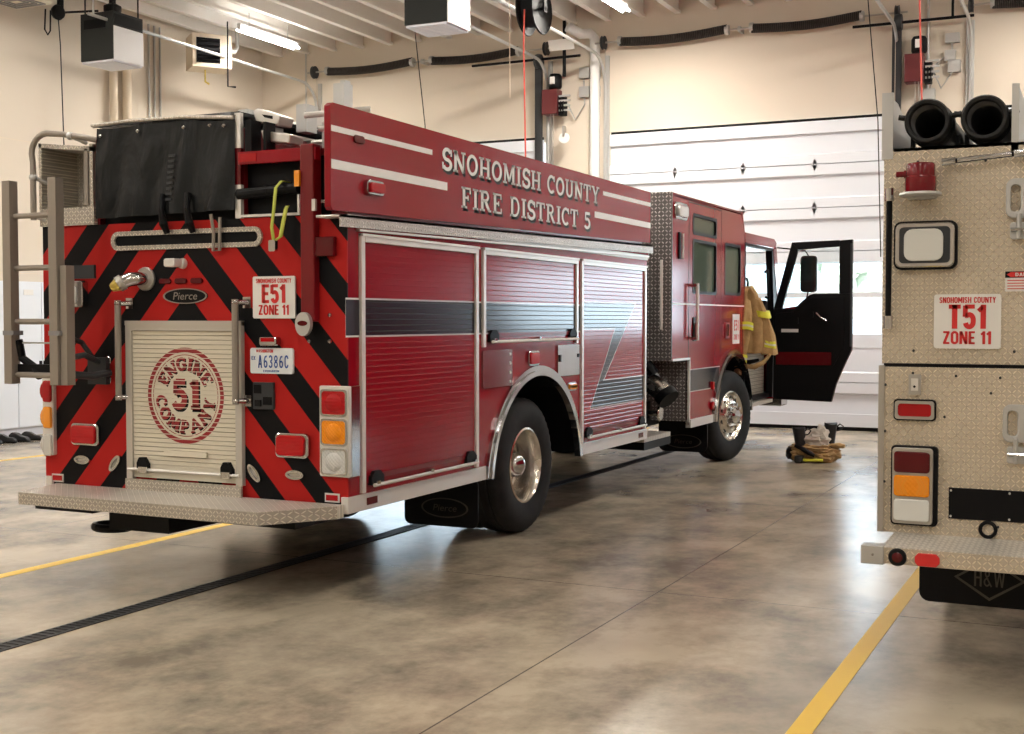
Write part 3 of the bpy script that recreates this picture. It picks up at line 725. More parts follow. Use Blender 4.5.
t = tag(MB().box(-4.45, -4.0, 13.0, 13.02, 6.15, 6.33).rot(math.radians(20), 'X', (-4.2, 13, 6.25)).build('caution_card', 'white_decal'), 'white card tilted above the left door opener', 'sign')
t = thing('pulley', 'white pulley hanging below the left door opener, at the engine roof line', 'pulley', (-4.25, 13.2, 4.65))
MB().lathe([(0.0, -0.02), (0.08, -0.02), (0.09, -0.02), (0.07, 0), (0.09, 0.02), (0, 0.02)], (-4.25, 13.2, 4.72), 'y', 20).build('wheel', 'white_paint', t)
MB().box(-4.27, -4.23, 13.16, 13.24, 4.74, 4.92).build('hook', 'steel', t)

# white lockers along the left wall
def cabinet(y0, lab):
    t = thing('tall_cabinet', lab, 'cabinet', (-10.55, y0 + 0.46, FZ), 'tall white cabinets along the left wall')
    x1 = -10.34
    MB().box(-10.73, x1 - 0.02, y0, y0 + 0.915, 0.06, 2.22).build('carcass', 'door_white', t)
    MB().box(-10.72, x1 - 0.06, y0, y0 + 0.915, FZ, 0.06).build('plinth', 'unit_grey', t)
    for s in (0, 1):
        d = MB().box(x1 - 0.02, x1, y0 + 0.005 + s * 0.4575, y0 + 0.452 + s * 0.4575, 0.07, 2.21).build('door', 'door_white', t, bevel=0.003)
        yy = y0 + (0.42 if s == 0 else 0.50)
        MB().box(x1, x1 + 0.02, yy - 0.02, yy + 0.02, 0.98, 1.04).build('handle', 'black_plastic', d)
    MB().box(x1, x1 + 0.005, y0 + 0.12, y0 + 0.3, 2.02, 2.1).build('name_plate', 'silver_decal', t)
NTH = ['sixth', 'fifth', 'fourth', 'third', 'second', 'first']
for q in range(6): cabinet(3.4 + q * 0.92, 'tall white double-door cabinet against the left wall, %s from the far corner' % NTH[q])

def low_boot(x, y, a, lab):
    t = thing('work_shoe', lab, 'shoe', (x, y, FZ), 'dark shoes in front of the white cabinets')
    OFF[t.name] = Vector((0, 0, 0)); t.rotation_euler = (0, 0, a)
    g = MB(); g.prism([(-0.14, 0.02), (-0.15, 0.09), (-0.10, 0.13), (-0.03, 0.12), (0.04, 0.08), (0.11, 0.07), (0.15, 0.04), (0.15, 0.02)], 'y', -0.045, 0.045)
    g.build('upper', 'boot_rubber', t, bevel=0.015)
    MB().rbox(-0.155, 0.158, -0.05, 0.05, 0, 0.022, 0.03, 'z').build('sole', 'black_plastic', t)
for q, (yy, lab) in enumerate(((6.10, 'black shoe in front of the white cabinets, at the left edge of the picture'), (6.33, 'black shoe second from the left edge before the white cabinets'), (6.56, 'black shoe third from the left edge before the white cabinets'), (6.78, 'black shoe nearest the engine in the row before the white cabinets'))):
    low_boot(-9.82 + 0.02 * q, yy, 0.2 + 0.3 * (q % 2), lab)
# ------------------------------------------------------------ the red engine (tail at y = 0, right side at x = 0)
W = -2.45
eng = thing('fire_engine', 'red fire engine with a striped tail and its front door open', 'fire engine', (0, 0, 0))
def arch(cy, r, cz, zlo, n=20, rev=False):
    t0 = math.asin((zlo - cz) / r)
    p = [(cy - r * math.cos(t0 + (PI - 2 * t0) * k / n), cz + r * math.sin(t0 + (PI - 2 * t0) * k / n)) for k in range(n + 1)]
    return p[::-1] if rev else p
AX, FX = 2.78, 8.50
outline = [(0.03, 0.57)] + arch(AX, 0.89, 0.36, 0.57) + [(5.40, 0.57), (5.40, 2.24), (0.03, 2.24)]
g = MB(); g.prism(outline, 'x', -0.035, 0.0)
body = g.build('body', 'red_paint', eng)
MB().prism(outline, 'x', W, W + 0.03).build('side_skin', 'red_paint', eng)
MB().prism([(0.05, 0.60)] + arch(AX, 0.90, 0.37, 0.60) + [(5.38, 0.60), (5.38, 2.22), (0.05, 2.22)], 'x', W + 0.03, -0.035).build('body_core', 'interior_black', eng)
MB().box(W + 0.45, -0.45, 0.4, 10.6, 0.52, 0.75).build('chassis', 'black_metal', eng)
for xx in (W + 0.75, -0.85): MB().box(xx, xx + 0.1, 0.10, 10.9, 0.40, 0.62).build('frame_rail', 'black_metal', eng)
for cy in (AX, FX):
    g = MB(); g.cyl((W + 0.35, cy, 0.475), (-0.35, cy, 0.475), 0.09, 14); g.sphere((-1.22, cy, 0.475), 0.22, 14); g.build('axle', 'black_metal', eng, smooth=True)
YS = 0.03
# rear skin with chevrons
g = MB(); g.box(W - 0.03, 0.0, -0.012, 0.0, 0.50, 2.29)
g.build('rear_panel', 'chevron', eng, label='red and black striped tail panel')
MB().box(W, 0.0, 0.0, 5.40, 2.24, 2.29).build('body_roof', 'plate_top', eng)
YS = 0.0
# skirts
for nm, (a, b) in enumerate(((0.0, 1.86), (3.68, 5.40))):
    s = MB().prism([(a, 0.47), (b, 0.47), (b, 0.572), (a, 0.572)], 'x', -0.04, 0.012).build('skirt', 'bright_trim', eng, bevel=0.004)
    MB().prism([(a, 0.47), (b, 0.47), (b, 0.572), (a, 0.572)], 'x', W - 0.012, W + 0.04).build('skirt', 'bright_trim', eng)
    y0 = 0.21 if nm == 0 else 5.15
    MB().box(0.012, 0.017, y0, y0 + 0.12, 0.50, 0.545).build('reflector', 'lens_dark_red', s)
g = MB(); pts = arch(AX, 0.885, 0.36, 0.47, 28); inn = arch(AX, 0.80, 0.36, 0.47, 28)
for side, (a, b) in enumerate(((-0.02, 0.035), (W - 0.035, W + 0.02))):
    g = MB()
    for w0, w1, xa, xb in ((0.925, 0.885, a, b - 0.012), (0.885, 0.845, a, b)):
        P0, P1 = arch(AX, w0, 0.36, 0.47, 28), arch(AX, w1, 0.36, 0.47, 28)
        g.prism(P0 + P1[::-1], 'x', xa, xb)
    g.build('wheel_arch', 'steel' if side else 'chrome', eng)
P0, P1 = arch(AX, 0.90, 0.36, 0.5, 24), arch(AX, 0.87, 0.36, 0.5, 24)
for (a, b) in ((W, W + 0.65), (-0.65, -0.02)): MB().prism(P0 + P1[::-1], 'x', a, b).build('wheel_well', 'interior_black', eng)

# wheels
def wheel(x, cy, dual, side, steer=0.0, k_=1.0):
    """x is the outer face, side +1 for the right of the engine"""
    R = 0.535 * k_ + FZ; w = 0.29
    prof = [(0.300, 0.0), (0.33, 0.012), (0.40, 0.026), (0.455, 0.022), (0.500, 0.008), (0.522, -0.012), (0.535, -0.035)]
    q = [(-0.07, 0), (-0.075, -0.012), (-0.09, -0.012), (-0.095, 0), (-0.14, 0), (-0.145, -0.012), (-0.16, -0.012), (-0.165, 0), (-0.21, 0)]
    for o, d in q: prof.append((0.537 + d, o))
    prof += [(0.53, -w + 0.03), (0.50, -w + 0.005), (0.40, -w), (0.300, -w + 0.02), (0.29, -w + 0.06), (0.29, -0.04), (0.300, 0.0)]
    def mod(j, k): return -0.010 if (4 <= j <= 7 and k % 2) else 0
    seg = 96
    piv = (x - 0.15 * side, cy, R)
    g = MB(); g.lathe([(r * k_, o * side) for r, o in prof], (x, cy, R), 'x', seg, mod); g.rot(steer, 'Z', piv)
    tyre = g.build('tyre', 'tyre_rubber', eng, smooth=True)
    g = MB()
    if dual:   # deep dish
        pr_ = [(0.305, 0.004), (0.290, 0.010), (0.283, 0.0), (0.270, -0.02), (0.262, -0.09), (0.250, -0.19), (0.235, -0.205), (0.20, -0.20), (0.12, -0.19), (0.0, -0.19)]
    else:
        pr_ = [(0.305, 0.004), (0.290, 0.012), (0.282, 0.002), (0.268, -0.03), (0.245, -0.045), (0.205, 0.005), (0.165, 0.030), (0.13, 0.030), (0.10, 0.02), (0.0, 0.02)]
    g.lathe([(r, o * side) for r, o in pr_], (x, cy, R), 'x', 48); g.rot(steer, 'Z', piv)
    rim = g.build('rim', 'polished_wheel', eng, smooth=True)
    g = MB(); base = -0.19 if dual else 0.02
    hp = [(0.105, base), (0.105, base + 0.06), (0.098, base + 0.12), (0.07, base + 0.16), (0.03, base + 0.18), (0.0, base + 0.182)] if dual else [(0.095, base), (0.095, base + 0.05), (0.07, base + 0.075), (0.0, base + 0.08)]
    g.lathe([(r, o * side) for r, o in hp], (x, cy, R), 'x', 24); g.rot(steer, 'Z', piv); g.build('hub_cap', 'chrome', rim, smooth=True)
    for k in range(10):
        g = MB(); t = 2 * PI * k / 10; rr_ = 0.145
        c = Vector((x + (base + 0.0) * side, cy + rr_ * math.cos(t), R + rr_ * math.sin(t)))
        g.cyl(c, c + Vector((0.045 * side, 0, 0)), 0.018, 6); g.rot(steer, 'Z', piv); g.build('lug_nut', 'chrome', rim)
    for k in range(10):
        g = MB(); t = 2 * PI * (k + 0.5) / 10; rr_ = 0.215
        c = Vector((x + ((-0.198) if dual else -0.008) * side, cy + rr_ * math.cos(t), R + rr_ * math.sin(t)))
        g.cyl(c, c + Vector((0.004 * side, 0, 0)), 0.022 if dual else 0.024, 12); g.rot(steer, 'Z', piv); g.build('hand_hole', 'interior_black', rim)
    if dual:
        g = MB(); xi = x - 0.34 * side
        g.lathe([(0.28, 0), (0.40, 0.02 * side), (0.50, 0.005 * side), (0.535, -0.04 * side), (0.535, -0.22 * side), (0.50, -0.26 * side), (0.28, -0.25 * side), (0.28, 0)], (xi, cy, R), 'x', 48)
        g.build('tyre', 'tyre_rubber', eng, smooth=True)
wheel(-0.10, AX, True, 1, 0.0, 1.02); wheel(W + 0.10, AX, True, -1, 0.0, 1.02)
wheel(-0.03, FX + 0.10, False, 1, math.radians(-12), 1.03); wheel(W + 0.03, FX + 0.10, False, -1, math.radians(-12), 1.03)

def oval_logo(parent, cx, cz, rx_, rz_, y, txt, mat, back=None, h=None):
    e0 = [(cx + rx_ * math.cos(t), cz + rz_ * math.sin(t)) for t in [2 * PI * k / 40 for k in range(40)]]
    e1 = [(cx + rx_ * 0.93 * math.cos(t), cz + rz_ * 0.88 * math.sin(t)) for t in [2 * PI * k / 40 for k in range(40)]]
    if back: MB().prism(e0, 'y', y, y + 0.012).build('badge_plate', back, parent)
    g = MB(); g.frame(e0, e1, 'y', y - 0.003, y); h = h or rz_ * 0.95
    text_mesh(g, txt, h, lambda u, v: (cx + u + v * 0.2, y - 0.004, cz - h * 0.33 + v), 1.15, 0.0, 1.0, 'CENTER')
    return g.build('logo', mat, parent)
fl = MB().rbox(-0.68, -0.05, 1.84, 1.855, 0.10, 0.47, 0.05).build('mud_flap', 'black_plastic', eng); oval_logo(fl, -0.33, 0.24, 0.20, 0.075, 1.838, 'Pierce', 'flap_print')
fl = MB().rbox(W + 0.05, W + 0.68, 1.84, 1.855, 0.10, 0.47, 0.05).build('mud_flap', 'black_plastic', eng); oval_logo(fl, W + 0.33, 0.24, 0.20, 0.075, 1.838, 'Pierce', 'flap_print')
fl = MB().rbox(-0.62, -0.03, 7.58, 7.60, 0.12, 0.50, 0.08).build('mud_flap', 'black_plastic', eng); oval_logo(fl, -0.32, 0.24, 0.22, 0.08, 7.577, 'Pierce', 'flap_print')

# roll-up doors on the right side: slats as real ridges
def shutter(y0, y1, z0, z1, mat, x=0.006, name='roll_up_door', axis='x', pitch=0.036, flip=False, parent=eng, depth=0.0009):
    n = int((z1 - z0) / pitch); g = MB(); prof = []
    for k in range(n):
        zz = z0 + (z1 - z0) * k / n; dz = (z1 - z0) / n
        prof += [(x - depth, zz), (x, zz + dz * 0.09), (x, zz + dz * 0.91), (x - depth, zz + dz)]
    for i in range(len(prof) - 1):
        (xa, za), (xb, zb) = prof[i], prof[i + 1]
        if abs(za - zb) < 1e-7 and abs(xa - xb) < 1e-7: continue
        if axis == 'x': g.face([(xa, y0, za), (xa, y1, za), (xb, y1, zb), (xb, y0, zb)])
        else: g.face([(y0, xa, za), (y1, xa, za), (y1, xb, zb), (y0, xb, zb)])
    bmesh.ops.remove_doubles(g.bm, verts=g.bm.verts, dist=1e-5)
    return g.build(name, mat, parent)
def door_frame(parent, y0, y1, z0, z1, w=0.042, top=0.05):
    g = MB()
    g.box(0.0, 0.022, y0 - w, y0, z0, z1 + top); g.box(0.0, 0.022, y1, y1 + w, z0, z1 + top)
    g.box(0.0, 0.024, y0, y1, z1, z1 + top); g.box(0.0, 0.034, y0 - w, y1 + w, z1 + top - 0.018, z1 + top)
    g.box(0.0, 0.018, y0 - w * 0.35, y0 + 0.006, z0, z1); 
    return g.build('frame', 'bright_trim', parent, bevel=0.002)
def bar_handle(parent, y0, y1, z):
    g = MB(); g.cyl((0.045, y0, z), (0.045, y1, z), 0.012, 10); g.build('lift_bar', 'bright_trim', parent)
    g = MB()
    for yy in (y0 + 0.02, (y0 + y1) / 2, y1 - 0.06): g.box(0.005, 0.055, yy, yy + 0.04, z - 0.004, z + 0.026)
    g.build('bar_catch', 'chrome', parent)
    g = MB()
    for yy in (y0 - 0.01, y1 - 0.14): g.prism([(yy, z + 0.0), (yy, z + 0.05), (yy + 0.04, z + 0.085), (yy + 0.11, z + 0.085), (yy + 0.15, z + 0.05), (yy + 0.15, z)], 'x', 0.0, 0.030)
    g.build('latch', 'black_plastic', parent)
    g = MB(); g.box(0.006, 0.014, y0, y1, z + 0.035, z + 0.065); g.build('door_lip', 'dark_red_paint', parent)
for (y0, y1, z0, z1, mt) in ((0.19, 1.68, 0.63, 2.13, 'side_band'), (1.84, 3.56, 1.50, 2.13, 'side_band'), (3.72, 5.30, 0.63, 2.13, 'side_z')):
    d = shutter(y0, y1, z0, z1, mt)
    door_frame(d, y0, y1, z0 - 0.05, z1)
    bar_handle(d, y0 + 0.06, y1 - 0.02, z0 - 0.01)
# dark band carried over the red posts between the doors
for (a, b) in ((0.0, 0.148), (1.722, 1.798), (3.602, 3.678)):
    g = MB(); g.box(0.0, 0.0015, a, b, 1.545, 1.785); t_ = g.build('band_stripe', 'white_decal', eng)
    MB().box(0.0015, 0.003, a, b, 1.556, 1.774).build('band', 'navy_decal', t_)
# compartment doors above the rear wheel
g = MB(); g.rbox(0.0, 0.014, 1.80, 2.30, 1.145, 1.425, 0.02, 'x'); d = g.build('hatch', 'chrome', eng, label='polished hatch left of the rear wheel arch')
g = MB()
for k in range(4): g.cyl((0.014, 2.26, 1.18 + k * 0.07), (0.020, 2.26, 1.18 + k * 0.07), 0.012, 8)
g.build('fastener', 'bright_trim', d)
g = MB(); g.rbox(0.0, 0.014, 3.18, 3.64, 1.18, 1.44, 0.01, 'x'); d = g.build('hatch', 'chrome', eng, label='polished hatch right of the rear wheel arch')
g = MB(); g.box(0.014, 0.022, 3.20, 3.23, 1.30, 1.36); g.box(0.014, 0.022, 3.60, 3.63, 1.33, 1.36); g.build('fastener', 'black_plastic', d)
def lamp_x(y0, y1, z0, z1, lens, name='marker_lamp', x=0.0, r=0.03, trim='chrome', dep=0.03, lab=None):
    o = MB().rbox(x, x + dep * 0.6, y0, y1, z0, z1, r, 'x').build(name, trim, eng, bevel=0.004, label=lab)
    MB().rbox(x + dep * 0.5, x + dep, y0 + 0.014, y1 - 0.014, z0 + 0.014, z1 - 0.014, r * 0.8, 'x').build('lens', lens, o, bevel=0.008); return o
lamp_x(2.60, 2.80, 1.285, 1.405, 'lens_red'); lamp_x(3.38, 3.58, 1.045, 1.12, 'lens_amber', r=0.035)
lamp_x(0.20, 0.40, 2.425, 2.515, 'lens_red', 'warning_lamp', 0.006, 0.03, dep=0.05)

# upper side panel with the lettering
pz0 = 2.300
MB().prism([(-0.16, pz0 + 0.02), (-0.14, pz0), (5.49, 2.415), (5.49, 2.92), (-0.13, 2.935), (-0.16, 2.915)], 'x', -0.04, 0.006).build('upper_panel', 'red_paint', eng, bevel=0.004)
def SX(x): return lambda y0, z0: (lambda u, v: (x, y0 + u, z0 + v))
def side_text(txt, y0, y1, z, h):
    xs = (y1 - y0) / slab_len(txt, h)
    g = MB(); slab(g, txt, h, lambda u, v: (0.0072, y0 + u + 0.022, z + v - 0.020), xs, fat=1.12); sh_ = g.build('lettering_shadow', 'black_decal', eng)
    g = MB(); slab(g, txt, h, lambda u, v: (0.0095, y0 + u, z + v), xs); g.build('lettering', 'silver_decal', eng, label='white slab letters on the upper panel')
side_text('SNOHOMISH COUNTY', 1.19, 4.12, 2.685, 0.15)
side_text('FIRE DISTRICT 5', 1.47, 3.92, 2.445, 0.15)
for (a, b, z0, z1, s) in ((-0.155, 1.06, 2.765, 2.80, 0), (-0.155, 1.27, 2.545, 2.60, 0), (4.20, 5.485, 2.775, 2.812, 0.0), (4.0, 5.485, 2.56, 2.615, 0.0)):
    MB().box(0.0065, 0.0085, a, b, z0, z1).build('stripe', 'silver_decal', eng)
o = MB().rbox(0.006, 0.02, 0.08, 0.20, 2.725, 2.775, 0.024, 'x').build('marker_lamp', 'lens_dark_red', eng, bevel=0.006)
# tread plate ledge under the panel
g = MB(); g.prism([(-0.10, 2.262), (5.49, 2.375), (5.49, 2.393), (-0.10, 2.278)], 'x', -0.14, 0.035); g.prism([(-0.10, 2.205), (5.49, 2.312), (5.49, 2.393), (-0.10, 2.278)], 'x', 0.025, 0.035)
g.build('tread_ledge', 'plate_trim', eng)
MB().prism([(0.03, 2.23), (5.45, 2.23), (5.45, 2.375), (0.03, 2.262)], 'x', -0.12, -0.001).build('header_panel', 'red_paint', eng)
MB().prism([(0.12, 2.192), (5.40, 2.268), (5.40, 2.285), (0.12, 2.205)], 'x', 0.0, 0.028).build('drip_rail', 'bright_trim', eng)

# ---- the tail
YS = 0.03
def RY(y): return lambda u, v: (u, y, v)
# slotted vent above the middle
g = MB(); o_ = rr(-1.85, -0.62, 2.11, 2.235, 0.06, 6); i_ = rr(-1.82, -0.65, 2.14, 2.205, 0.03, 6)
g.frame(o_, i_, 'y', -0.03, -0.012); v = g.build('vent_trim', 'plate_rear', eng, label='bright rounded trim round the long slot')
MB().prism(rr(-1.83, -0.64, 2.13, 2.215, 0.04, 6), 'y', -0.016, -0.011).build('vent_slot', 'interior_black', v)
# rear shutter with frame and company emblem
sd = shutter(-1.67, -0.82, 0.70, 1.58, 'heater_cream', x=-0.030, axis='y', pitch=0.0293, depth=-0.010)
g = MB(); g.box(-1.72, -1.67, -0.045, -0.012, 0.60, 1.64); g.box(-0.82, -0.77, -0.045, -0.012, 0.60, 1.64); g.box(-1.67, -0.82, -0.045, -0.012, 1.58, 1.64); g.box(-1.72, -0.77, -0.05, -0.012, 1.615, 1.645)
g.build('frame', 'shutter_frame', sd)
g = MB(); g.box(-1.67, -0.82, -0.028, -0.012, 0.61, 0.70); g.build('bottom_rail', 'heater_cream', sd)
g = MB(); g.cyl((-1.70, -0.055, 0.665), (-0.79, -0.055, 0.665), 0.010, 8); g.build('lift_bar', 'bright_trim', sd)
g = MB(); g.prism(rr(-1.40, -1.05, 0.765, 0.80, 0.012), 'y', -0.05, -0.03); g.build('pull_handle', 'heater_cream', sd)
g = MB()
for xx in (-1.62, -0.93):
    g.prism([(xx, 0.66), (xx, 0.71), (xx + 0.02, 0.745), (xx + 0.06, 0.745), (xx + 0.09, 0.70), (xx + 0.09, 0.66)], 'y', -0.062, -0.03)
g.build('latch', 'black_plastic', sd)
g = MB()
for xx in (-1.60, -0.92): g.box(xx, xx + 0.07, -0.072, -0.05, 0.645, 0.685)
g.build('bar_catch', 'chrome', sd)
# emblem: ring, ENGINE, COMPANY and 51
ecx, ecz, ER = -1.232, 1.160, 0.312
yE = -0.0312
g = MB()
for k in range(1, 30):
    zk = 0.70 + k * 0.88 / 30; ch = math.sqrt(max(0, 0.315 ** 2 - (zk - 1.160) ** 2))
    if ch > 0.02: g.box(-1.232 - ch, -1.232 + ch, -0.0322, -0.028, zk - 0.0022, zk + 0.0022)
g.build('slat_edges', 'heater_cream', sd)
def ring(g, r0, r1, y, n=72):
    for k in range(n):
        a, b = 2 * PI * k / n, 2 * PI * (k + 1) / n
        g.face([(ecx + r0 * math.cos(a), y, ecz + r0 * math.sin(a)), (ecx + r0 * math.cos(b), y, ecz + r0 * math.sin(b)), (ecx + r1 * math.cos(b), y, ecz + r1 * math.sin(b)), (ecx + r1 * math.cos(a), y, ecz + r1 * math.sin(a))])
g = MB(); ring(g, ER, ER - 0.030, yE); ring(g, ER - 0.045, ER - 0.050, yE)
em = g.build('emblem_ring', 'red_enamel', sd, label='red company emblem on the rear shutter')
def arc_text(txt, h, r, a_mid, up, mat, y, parent, off=(0, 0), fat=1.0, xs=1.0):
    L = slab_len(txt, h, xs); g = MB()
    def fn(u, v):
        s = u - L / 2
        if up: a = math.radians(a_mid) - s / r; q = r + v
        else: a = math.radians(a_mid) + s / r; q = r + h - v
        return (ecx + q * math.cos(a) + off[0], y, ecz + q * math.sin(a) + off[1])
    slab(g, txt, h, fn, xs, fat=fat); return g.build('emblem_text', mat, parent)
arc_text('ENGINE', 0.085, 0.165, 90, True, 'black_decal', yE, em, (0.007, -0.008), 1.35, 1.0)
arc_text('ENGINE', 0.085, 0.165, 90, True, 'red_enamel', yE - 0.0003, em, fat=1.35)
arc_text('COMPANY', 0.085, 0.160, 270, False, 'black_decal', yE, em, (0.007, -0.008), 1.35, 0.95)
arc_text('COMPANY', 0.085, 0.160, 270, False, 'red_enamel', yE - 0.0003, em, (0, 0), 1.35, 0.95)
for mt, yy, dx, dz, f in (('black_decal', yE, 0.012, -0.014, 1.45), ('red_enamel', yE - 0.0003, 0, 0, 1.35)):
    g = MB(); slab(g, '51', 0.19, lambda u, v: (ecx - 0.115 + u + dx, yy, ecz - 0.085 + v + dz), 1.0, fat=f); g.build('emblem_text', mt, em)
# signs and plate
def zone_sign(x0, z0, w, h, y, code, parent):
    s = MB().rbox(x0, x0 + w, y, y + 0.012, z0, z0 + h, 0.012).build('sign', 'white_decal', parent)
    c = x0 + w / 2
    g = MB(); sans(g, 'SNOHOMISH COUNTY', 0.028, w * 0.84, c, z0 + h - 0.042, y - 0.002); sans(g, code, 0.115, w * 0.56, c, z0 + h - 0.166, y - 0.002, 1.15); sans(g, 'ZONE 11', 0.062, w * 0.72, c, z0 + 0.022, y - 0.002, 1.05)
    g.build('sign_lettering', 'red_decal', s); return s
zone_sign(-0.69, 1.66, 0.32, 0.262, -0.028, 'E51', eng)
pl = MB().rbox(-0.712, -0.388, -0.03, -0.014, 1.315, 1.475, 0.015).build('licence_plate', 'plate_white', eng)
g = MB(); sans(g, 'A6386C', 0.082, 0.235, -0.535, 1.350, -0.0325, 0.85, 0.12); g.build('plate_number', 'blue_decal', pl)
g = MB(); sans(g, 'WASHINGTON', 0.020, 0.13, -0.60, 1.447, -0.0325); g.build('plate_state', 'red_decal', pl)
g = MB(); sans(g, 'EX', 0.024, 0.03, -0.685, 1.40, -0.0325); sans(g, 'EVERGREEN', 0.013, 0.12, -0.55, 1.325, -0.0325); g.build('plate_motto', 'blue_decal', pl)
o = MB().rbox(-0.615, -0.485, -0.07, -0.012, 1.49, 1.545, 0.015).build('plate_lamp', 'chrome', eng, bevel=0.006)
MB().box(-0.60, -0.50, -0.073, -0.07, 1.515, 1.54).build('lens', 'lens_red', o)
o = MB().box(-0.69, -0.535, -0.035, -0.012, 1.09, 1.26).build('switch_panel', 'dark_grey', eng, bevel=0.003)
g = MB(); g.box(-0.68, -0.625, -0.04, -0.035, 1.19, 1.245); g.box(-0.61, -0.545, -0.04, -0.035, 1.12, 1.17); g.box(-0.67, -0.625, -0.045, -0.035, 1.11, 1.15); g.build('socket', 'interior_black', o)
# Pierce badge and centre markers
b = MB().prism([(-1.235 + 0.18 * math.cos(t), 1.805 + 0.05 * math.sin(t)) for t in [2 * PI * k / 36 for k in range(36)]], 'y', -0.02, -0.012).build('badge', 'interior_black', eng)
oval_logo(b, -1.235, 1.805, 0.18, 0.05, -0.021, 'Pierce', 'dull_rail', h=0.07)
for xx in (-1.40, -1.27, -1.14): MB().rbox(xx - 0.048, xx + 0.048, -0.028, -0.012, 1.885, 1.92, 0.016).build('marker_lamp', 'lens_dark_red', eng, bevel=0.004)
# work lamp, discharge elbow with cap
g = MB(); g.rbox(-1.325, -1.235, -0.12, -0.045, 1.99, 2.045, 0.015); g.lathe([(0, -0.045), (0.03, -0.045), (0.035, -0.02), (0.035, -0.012)], (-1.255, 0, 2.015), 'y', 16); g.build('camera_housing', 'bright_trim', eng, bevel=0.006)
g = MB(); g.lathe([(0, -0.035), (0.07, -0.035), (0.078, -0.025), (0.078, -0.012)], (-1.565, 0, 1.92), 'y', 24)
d = g.build('discharge_flange', 'steel', eng, smooth=True)
MB().tube([(-1.565, -0.03, 1.92), (-1.575, -0.08, 1.92), (-1.605, -0.12, 1.915), (-1.645, -0.15, 1.895)], [0.042, 0.045, 0.047, 0.045], 16).build('elbow', 'chrome', d, smooth=True)
MB().tube([(-1.64, -0.145, 1.90), (-1.665, -0.165, 1.88)], [0.053, 0.053], 16).build('coupling', 'steel', d, smooth=True)
MB().tube([(-1.665, -0.165, 1.88), (-1.70, -0.19, 1.855)], [0.045, 0.025], 12).build('cap', 'brass', d)
# grab bars beside the shutter
for xx in (-1.745, -0.785):
    o = MB().tube([(xx, -0.085, 1.12), (xx, -0.085, 1.78)], 0.021, 12).build('grab_bar', 'dull_rail', eng, smooth=True)
    g = MB()
    s_ = 1 if xx < -1 else 1
    for zz in (1.14, 1.76): g.cyl((xx, -0.085, zz), (xx + 0.04, -0.012, zz), 0.018, 10); g.sphere((xx, -0.085, zz), 0.024, 10); g.box(xx + 0.01, xx + 0.07, -0.02, -0.012, zz - 0.035, zz + 0.035)
    g.build('bracket', 'chrome', o, smooth=True)
for zz in (1.25, 1.38): MB().lathe([(0, -0.02), (0.022, -0.022), (0.03, -0.035), (0.022, -0.045), (0.0, -0.04)], (-1.885, 0.0, zz), 'y', 14).build('push_button', 'chrome', eng, smooth=True)
# tail lamps
def tail_stack(x0, x1, y0=-0.012, side=None):
    o = MB().rbox(x0, x1, y0 - 0.03, y0, 0.695, 1.25, 0.01).build('tail_lamp', 'bright_trim', eng, bevel=0.004)
    for (z0, mt) in ((1.065, 'red_lens_ribbed'), (0.885, 'amber_ribbed'), (0.705, 'clear_ribbed')):
        q = MB().frame(rr(x0 + 0.012, x1 - 0.012, z0, z0 + 0.165, 0.02), rr(x0 + 0.022, x1 - 0.022, z0 + 0.012, z0 + 0.153, 0.02), 'y', y0 - 0.04, y0 - 0.028).build('bezel', 'chrome', o)
        g = MB(); g.rbox(x0 + 0.022, x1 - 0.022, y0 - 0.038, y0 - 0.02, z0 + 0.012, z0 + 0.153, 0.02); g.sphere(((x0 + x1) / 2, y0 - 0.036, z0 + 0.082), 0.06, 16, (1.0, 0.35, 0.95))
        g.build('lens', mt, o, smooth=True)
    return o
st_r = tail_stack(-0.185, 0.028)
MB().box(0.0, 0.028, -0.012, 0.085, 0.695, 1.25).build('lamp_side', 'chrome', st_r, bevel=0.003)
o = MB().rbox(-2.475, -2.375, -0.04, -0.012, 0.72, 1.25, 0.01).build('tail_lamp', 'bright_trim', eng)
for (zz, mt) in ((1.16, 'lens_red'), (0.98, 'lens_amber'), (0.79, 'lens_clear')):
    MB().rbox(-2.46, -2.385, -0.06, -0.035, zz - 0.075, zz + 0.075, 0.02).build('lens', mt, o, bevel=0.01)
    MB().sphere((-2.475, -0.01, zz), 0.062, 14, (0.7, 0.6, 1.1)).build('side_lens', mt, o, smooth=True)
def red_block(x0, x1, z0, z1):
    o = MB().rbox(x0, x1, -0.045, -0.012, z0, z1, 0.03).build('warning_lamp', 'chrome', eng, bevel=0.006)
    MB().rbox(x0 + 0.012, x1 - 0.022, -0.06, -0.04, z0 + 0.014, z1 - 0.014, 0.028).build('lens', 'red_lens_ribbed', o, bevel=0.008)
red_block(-0.515, -0.27, 0.795, 0.95); red_block(-2.215, -1.97, 0.80, 0.95)
for (xa, za, ang) in ((-0.69, 0.685, -50), (-0.38, 0.69, 0), (-2.13, 0.70, 0), (-1.84, 0.69, 50)):
    a_ = math.radians(ang); g = MB()
    e0 = []; e1 = []
    for k in range(20):
        t = 2 * PI * k / 20; u, v = 0.068 * math.cos(t), 0.030 * math.sin(t); u2, v2 = u * 0.72, v * 0.5
        e0.append((xa + u * math.cos(a_) - v * math.sin(a_), za + u * math.sin(a_) + v * math.cos(a_)))
        e1.append((xa + u2 * math.cos(a_) - v2 * math.sin(a_), za + u2 * math.sin(a_) + v2 * math.cos(a_)))
    g.frame(e0, e1, 'y', -0.035, -0.012); o = g.build('anchor_ring', 'chrome', eng, smooth=True); MB().prism(e1, 'y', -0.022, -0.012).build('anchor_recess', 'steel', o)
